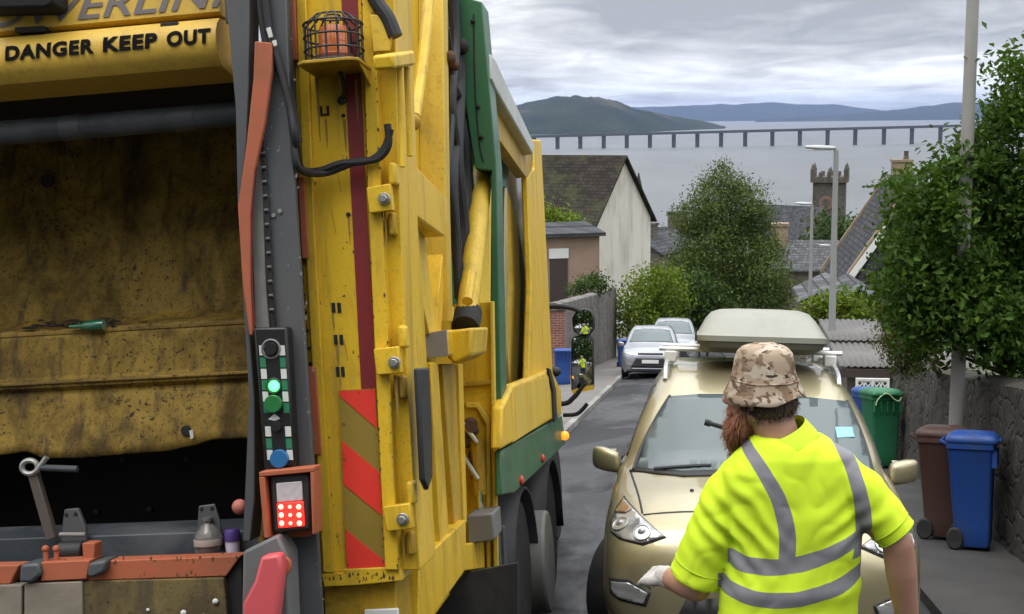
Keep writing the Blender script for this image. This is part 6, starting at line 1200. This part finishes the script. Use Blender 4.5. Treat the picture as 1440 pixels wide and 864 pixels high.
def torso_rings(g, lst):
    rr = []
    for cx, cy_, hw, hd_, dy in lst:
        c = Mp(cx, cy_, dy); ps = []
        for i in range(36):
            t = 2 * math.pi * i / 36; a, b = math.cos(t), math.sin(t); e = .86
            ps.append(c + TX * math.copysign(abs(a) ** e, a) * (hw * PXM * g) + TY_ * math.copysign(abs(b) ** e, b) * hd_ * g)
        rr.append(ps)
    return rr
def body_build(bm):
    loftrings(bm, torso_rings(.80, TORSO[1:]))
    limb(bm, [(Mp(1098, 625), .066), (Mp(1084, 590, .01), .068), (hp(.0, 0, -.06), .064)], 20)
    ell(bm, hp(.0, 0, .0), .088, .072, .095); ell(bm, hp(.035, 0, -.045), .062, .060, .072)
    limb(bm, [(hp(.02, 0, -.05), .05), (hp(.075, 0, -.095), .032)], 14)
    for s in (-1, 1):
        limb(bm, [(hp(.0, s * .055, -.05), .03), (hp(.07, s * .024, -.092), .022)], 12)        # jaw
        limb(bm, [(hp(.088, s * .012, .028), .012), (hp(.068, s * .055, .024), .013)], 10)      # brow
        ell(bm, hp(-.002, s * .080, -.012), .018, .008, .032); ell(bm, hp(.066, s * .042, -.022), .022, .022, .020)
    limb(bm, [(hp(.09, 0, .022), .009), (hp(.117, 0, -.022), .0135), (hp(.098, 0, -.030), .014)], 12)
    limb(bm, [(hp(.084, -.022, -.058), .009), (hp(.094, 0, -.056), .011), (hp(.084, .022, -.058), .009)], 10)
    limb(bm, [(Ls, .048), (Ls.lerp(Le, .5), .052), (Le, .046), (Le.lerp(Lw, .35), .047), (Lw, .031), (Lw + (Lw - Le).normalized() * .02, .024)], 18)
    limb(bm, [(Rs, .042), (Rs.lerp(Re, .5), .048), (Re, .047), (Re.lerp(Rw, .3), .048), (Rw, .031)], 18)
    fingers(bm, Rw, (Rw - Re), Vector((-.3, .95, 0)), Vector((-.95, -.2, 0)), 1., .35)
    for s, ft in zip((-1, 1), FT):
        hp_ = Vector((s * .10, 0, hipz - .05)) + Vector((Mp(1100, 962).x, Mp(1100, 962).y, 0)); kn = hp_.lerp(ft, .48) + Vector((0, .03, 0)); limb(bm, [(hp_, .085), (kn, .058), (ft + Vector((0, 0, .08)), .042)], 16); limb(bm, [(ft + Vector((0, -.05, .0)), .04), (ft + Vector((0, .14, -.015)), .032)], 12)
m_skin = Nd('ruddy skin'); _c = m_skin.mix(m_skin.noise(9, 5, .6), (.40, .20, .135), (.54, .31, .225)); m_skin.base(_c); m_skin.set(roughness=.5, subsurface_weight=.12); m_skin.b.inputs['Subsurface Radius'].default_value = (.012, .005, .003); m_skin.bump(m_skin.noise(120, 3), .12, .002)
bod = blob('body', body_build, .0065, m_skin.m, man, 4)
for s in (-1, 1):
    bm = B(); ball(bm, hp(.080, s * .031, .004), .0118, (1, 1, 1), 14, 10); ey = obj('eye', bm, m_lab, man); bm = B(); ball(bm, hp(.0905, s * .0315, .004), .0045, (1, 1, 1), 10, 8); obj('iris', bm, m_dark, ey)
# hair under the hat, and the long red brown beard
m_hair = Nd('dark brown hair'); m_hair.base(m_hair.mix(m_hair.noise(60, 5, .7, (1, 1, .25)), (.035, .018, .012), (.085, .045, .028))); m_hair.set(roughness=.6); m_hair.bump(m_hair.noise(160, 4, .7, (1, 1, .15)), .7, .006)
m_beard = Nd('red brown beard'); m_beard.base(m_beard.mix(m_beard.noise(70, 6, .75, (1, 1, .22)), (.17, .060, .030), (.46, .20, .105))); m_beard.set(roughness=.65); m_beard.bump(m_beard.noise(140, 5, .75, (1, 1, .12)), .9, .01)
def hair_build(bm):
    ell(bm, hp(-.022, 0, -.034), .094, .083, .060)
    for s in (-1, 1): limb(bm, [(hp(.02, s * .074, -.005), .012), (hp(.03, s * .07, -.05), .013)], 10)
blob('hair', hair_build, .006, m_hair.m, man, 3, lambda c: .003 * noise.noise(c * 60))
def beard_build(bm):
    for s in (-1, 1): limb(bm, [(hp(.028, s * .070, -.035), .014), (hp(.045, s * .058, -.085), .028), (hp(.085, s * .025, -.115), .036)], 12)
    limb(bm, [(hp(.03, .0, -.10), .045), (hp(.07, 0, -.12), .045)], 14); limb(bm, [(hp(.085, 0, -.09), .042), (hp(.098, 0, -.132), .036), (hp(.098, 0, -.165), .027), (hp(.097, 0, -.192), .012)], 14)
    for s in (-1, 1): limb(bm, [(hp(.106, 0, -.045), .011), (hp(.085, s * .036, -.068), .014)], 10)
bd_ = blob('beard', beard_build, .006, m_beard.m, man, 3, lambda c: .005 * noise.noise(Vector((c.x * 55, c.y * 55, c.z * 16))) + .003 * noise.noise(c * 120))
def strands(name, src, n, L, r, mat, parent, seed, down=.9, zmax=None):
    rs = random.Random(seed); bm = B(); ps = src.data.polygons; out = 0
    for k in range(n):
        p = ps[rs.randrange(len(ps))]; c = p.center.copy(); nn = p.normal.copy()
        if zmax is not None and c.z > zmax: continue
        d = (nn * rs.uniform(.25, .8) + Vector((0, 0, -down)) + Vector((rs.uniform(-1, 1), rs.uniform(-1, 1), rs.uniform(-1, 1))) * .28).normalized(); l = L * rs.uniform(.5, 1.2); m = c + d * l * .5 + nn * l * .10; e = c + d * l + Vector((0, 0, -l * .12)); s = nn.cross(d).normalized() * r
        v = [bm.verts.new(q) for q in (c - nn * .004 - s, c - nn * .004 + s, m + s * .8, m - s * .8, e)]; bm.faces.new((v[0], v[1], v[2], v[3])); bm.faces.new((v[3], v[2], v[4]))
    return obj(name, bm, mat, parent, angle=180)
sb_ = strands('beard_strands', bd_, 1900, .024, .0013, m_beard.m, bd_, 4); sb_['kind'] = 'stuff'
hr_ = [o for o in bpy.data.objects if o.name.startswith('hair') and o.parent == man][0]; sh_ = strands('hair_strands', hr_, 1800, .016, .0013, m_hair.m, hr_, 6, .8); sh_['kind'] = 'stuff'
bm = B(); mo_ = hp(.100, .0, -.120); cyl(bm, mo_, mo_ + Vector((-.070, .01, .018)), .0075, .0075, 12); cyl(bm, mo_ + Vector((-.071, .01, .018)), mo_ + Vector((-.090, .011, .023)), .0105, .0105, 12); obj('mouthpiece', bm, m_dark, man)
# hat
def m_camo():
    n = Nd('desert camouflage cloth'); a = n.noise(15, 2, .5, (1, 1, 1.7), .8); b = n.noise(19, 2, .5, (1.1, 1, 1.6), .9, (5, 2, 8)); d = n.noise(26, 2, .5, (1, 1, 1.9), .6, (1, 7, 3)); e = n.noise(13, 2, .5, (1, 1, 1.4), .8, (9, 9, 2))
    c = n.mix(n.step(a, .50, .53), (.37, .285, .20), (.21, .135, .082)); c = n.mix(n.step(e, .55, .57), c, (.50, .42, .32)); c = n.mix(n.step(b, .58, .60), c, (.135, .082, .05)); c = n.mix(n.step(d, .645, .66), c, (.045, .028, .02))
    n.base(c); n.set(roughness=.85); n.bump(n.noise(300, 2), .25, .002); return n.m
mhat = m_camo(); bm = B(); HT = Mp(1073.5, 530, .02); HT.z = 0; rr = []
zt_ = lambda py: Mp(1074, py, .02).z
for py, r in ((484.5, .012), (485.5, .045), (488.5, .066), (495, .079), (506, .086), (519, .090), (530, .0945), (533, .0965), (536, .0985), (543, .105), (551, .112), (557.5, .1185), (558.5, .1165), (551, .108), (541, .099), (533, .092), (520, .085)):
    ps = []
    for i in range(64):
        t = 2 * math.pi * i / 64; u = math.cos(t), math.sin(t); w = noise.noise((u[0] * 1.6, u[1] * 1.6, py * .03)); fl = sstep(536, 557, py)
        rad = r * .985 * (1 + .025 * w + fl * .035 * math.sin(3 * t + .6)); d = FD * u[0] * 1.10 + FS * u[1] * .98
        zz = zt_(py) + (.010 * w if py > 500 else .004 * w) + fl * .012 * math.sin(2 * t + 1.2)
        ps.append(Vector((HT.x + d.x * rad + .003, HT.y + d.y * rad, zz)))
    rr.append(ps)
loftrings(bm, rr); hat = obj('sun_hat', bm, mhat, man, angle=80)
bm = B(); tube(bm, [rr[7][i % 64] + (rr[7][i % 64] - Vector((HT.x, HT.y, rr[7][0].z))).normalized() * .001 for i in range(65)], .0022, 6, False); obj('hat_seam', bm, mhat, hat)
# shirt with grey reflective tape
def quad3(p): (x0, y0), (x1, y1), (x2, y2) = p; A = np.array([[1, x, x * x] for x in (x0, x1, x2)]); return np.linalg.solve(A, np.array([y0, y1, y2]))
def lxz(px, py, dy=-.12): v = Mp(px, py, dy); return v.x, v.z
def m_shirt():
    n = Nd('yellow high visibility cloth'); sp = n.N.new('ShaderNodeSeparateXYZ'); n.L.new(n.tc(), sp.inputs[0]); X, Y, Z = sp.outputs
    def poly(v, c): return n.math('ADD', n.math('ADD', float(c[0]), n.math('MULTIPLY', v, float(c[1]))), n.math('MULTIPLY', n.math('MULTIPLY', v, v), float(c[2])))
    def within(a, b, w): return n.math('LESS_THAN', n.math('ABSOLUTE', n.math('SUBTRACT', a, b)), w)
    def tmin(*a):
        r = a[0]
        for q in a[1:]: r = n.math('MULTIPLY', r, q)
        return r
    b1 = quad3([lxz(1031, 792), lxz(1097, 795), lxz(1211, 767)]); b2 = quad3([lxz(1017, 829.5), lxz(1097, 840.5), lxz(1204, 822)])
    xin = n.math('MULTIPLY', n.math('GREATER_THAN', X, lxz(1024, 800)[0]), n.math('LESS_THAN', X, lxz(1226, 780)[0])); xin2 = n.math('GREATER_THAN', X, lxz(1010, 830)[0])
    wob = n.math('MULTIPLY', n.math('SUBTRACT', n.noise(7, 3), .5), .014)
    Zw = n.math('ADD', Z, wob); m1 = tmin(within(Zw, poly(X, b1), .0255), xin); m2 = tmin(within(Zw, poly(X, b2), .0255), xin2)
    def flip(p): return [(z, x) for x, z in p]
    l0 = quad3(flip([lxz(1050, 632, -.1), lxz(1089, 690), lxz(1105, 785)])); r0 = quad3(flip([lxz(1180, 620, -.1), lxz(1208, 684), lxz(1217, 765)]))
    zmin = n.math('GREATER_THAN', Z, lxz(1100, 792)[1])
    ztop = n.math('LESS_THAN', Z, lxz(1100, 606)[1]); s1 = tmin(within(n.math('ADD', X, wob), poly(Z, l0), .0245), zmin, ztop); s2 = tmin(within(n.math('ADD', X, wob), poly(Z, r0), .0235), zmin, ztop)
    mask = n.math('MAXIMUM', n.math('MAXIMUM', m1, m2), n.math('MAXIMUM', s1, s2))
    weave = n.noise(420, 2); cl = n.mix(n.noise(3, 4), (.66, .90, .030), (.74, .96, .042)); tape = n.mix(n.noise(12, 4), (.205, .205, .225), (.265, .265, .285))
    n.base(n.mix(mask, cl, tape)); n.put(n.math('SUBTRACT', .75, n.math('MULTIPLY', mask, .22)), n.b.inputs['Roughness']); n.set(specular_ior_level=.3)
    wr = n.noise(6, 2, .5, (1, 1, .5), .8); h = n.math('ADD', n.math('MULTIPLY', wr, .9), n.math('MULTIPLY', weave, .03)); h = n.math('ADD', h, n.math('MULTIPLY', mask, .10)); n.bump(h, .35, .02); return n.m
def shirt_build(bm):
    loftrings(bm, torso_rings(1.0, TORSO))
    limb(bm, [(Mp(1048, 668), .075), (Mp(1022, 706, .0), .084), (Mp(998, 762, .0), .082), (Mp(977, 813, .015), .081)], 24)
    limb(bm, [(Mp(1178, 668), .075), (Mp(1208, 692, .0), .079), (Mp(1236, 722, .0), .072), (Mp(1262, 753, -.005), .063)], 24)
    limb(bm, [(Mp(1110, 660), .07), (Mp(1052, 672), .066)], 18); limb(bm, [(Mp(1110, 655), .07), (Mp(1180, 664), .068)], 18)
def wr(c):
    d = .0045 * noise.noise(Vector((c.x * 7 + c.z * 5, c.y * 6, c.z * 10 - c.x * 5))) + .004 * noise.noise(Vector((c.x * 17 - c.z * 9, c.y * 12, c.z * 15 + 4)))
    # drag lines that run from the arm holes to the middle of the back, and a blouse above the lower tape
    arm = math.exp(-((c - Mp(1035, 745, -.1)).length / .11) ** 2); d += arm * .010 * math.sin((c.x * 1.0 + c.z * .9) * 85 + 2 * noise.noise(c * 9))
    arm = math.exp(-((c - Mp(1205, 745, -.1)).length / .08) ** 2); d += arm * .006 * math.sin((c.x * -.7 + c.z * 1.0) * 90)
    bl_ = math.exp(-((c.z - Mp(1100, 818).z) / .03) ** 2); d += bl_ * (.006 + .005 * noise.noise(Vector((c.x * 14, c.y * 8, 3))))
    q = noise.noise(Vector((c.x * 9 - c.z * 7, c.y * 7, c.z * 6 + c.x * 8 + 2))); d -= .008 * max(0, .35 - abs(q)) ** 2 * 8 * .3
    return d
shirt = blob('shirt', shirt_build, .0065, m_shirt(), man, 7, wr)
for a_, b_, r_, k_ in ((Mp(998, 762, .0), Mp(977, 813, .015), .0815, .90), (Mp(998, 762, .0), Mp(977, 813, .015), .0818, .62), (Mp(1236, 722, .0), Mp(1262, 753, -.005), .0645, .92), (Mp(1236, 722, .0), Mp(1262, 753, -.005), .067, .58)):
    bm = B(); rr_ = ring(a_.lerp(b_, k_), b_ - a_, r_, 40); tube(bm, rr_ + [rr_[0]], .0022, 6, False); obj('hem_stitching', bm, MATS.setdefault('hem', pbr('hem thread', (.42, .60, .02), .8)), shirt)
def collar_build(bm):
    rr = [[Mp(cx, cy_, dy) + TX * math.cos(t) * a + TY_ * math.sin(t) * b + Vector((0, 0, .036 * math.cos(t) + .004 * math.sin(t))) for t in [2 * math.pi * i / 40 for i in range(40)]] for cx, cy_, a, b, dy in ((1093, 610, .080, .078, .0), (1092.5, 604, .083, .081, .0), (1094, 608, .090, .088, .0), (1098, 620, .106, .104, .0), (1102, 630, .112, .112, .0))]
    loftrings(bm, rr, cap=False); V = rr
bm = B(); collar_build(bm)
co = obj('collar', bm, MATS.setdefault('plain hi-vis', pbr('plain high visibility cloth', (.62, .88, .028), .75, var=.05, bump=.3, bs=40)), shirt, angle=80); s_ = co.modifiers.new('t', 'SOLIDIFY'); s_.thickness = .004
# glove
def glove_build(bm):
    fw = (Lw - Le).normalized() * .4 + Vector((-.38, .45, -.22)); limb(bm, [(Lw - (Lw - Le).normalized() * .035, .040), (Lw, .036), (Lw + fw.normalized() * .02, .034)], 16)
    fingers(bm, Lw + fw.normalized() * .005, fw, Vector((.45, .75, .25)), Vector((.5, .3, -.75)), 1.08, .9)
blob('glove', glove_build, .005, pbr('off white knitted glove', (.55, .53, .50), .9, var=.12, vs_=12, dirt=(.22, .2, .18), amt=.5, ds=9, bump=.5, bs=90), man, 3)
# trousers and boots
def trouser_build(bm):
    c = Mp(1100, 962); loftrings(bm, torso_rings(.93, [(1100, 940, 96, .135, .0), (1100, 1000, 97, .14, .0), (1100, 1040, 94, .14, .0)]))
    for s, ft in zip((-1, 1), FT):
        h_ = Vector((s * .095 + c.x, c.y, hipz - .12)); kn = h_.lerp(ft, .5) + Vector((0, .03, 0)); limb(bm, [(h_ + Vector((0, 0, .1)), .115), (h_, .11), (kn, .085), (ft + Vector((0, 0, .06)), .075)], 18)
blob('trousers', trouser_build, .012, pbr('navy work trousers', (.018, .022, .04), .85, bump=.4, bs=20), man, 5, lambda c: .006 * noise.noise(c * 9))
for ft in FT:
    def boot(bm): limb(bm, [(ft + Vector((0, -.02, .10)), .058), (ft + Vector((0, -.02, .01)), .056)], 14); limb(bm, [(ft + Vector((0, -.05, -.005)), .050), (ft + Vector((0, .12, -.01)), .048), (ft + Vector((0, .19, -.02)), .038)], 14)
    blob('boot', boot, .009, pbr('brown work boots', (.06, .035, .02), .6), man, 3)
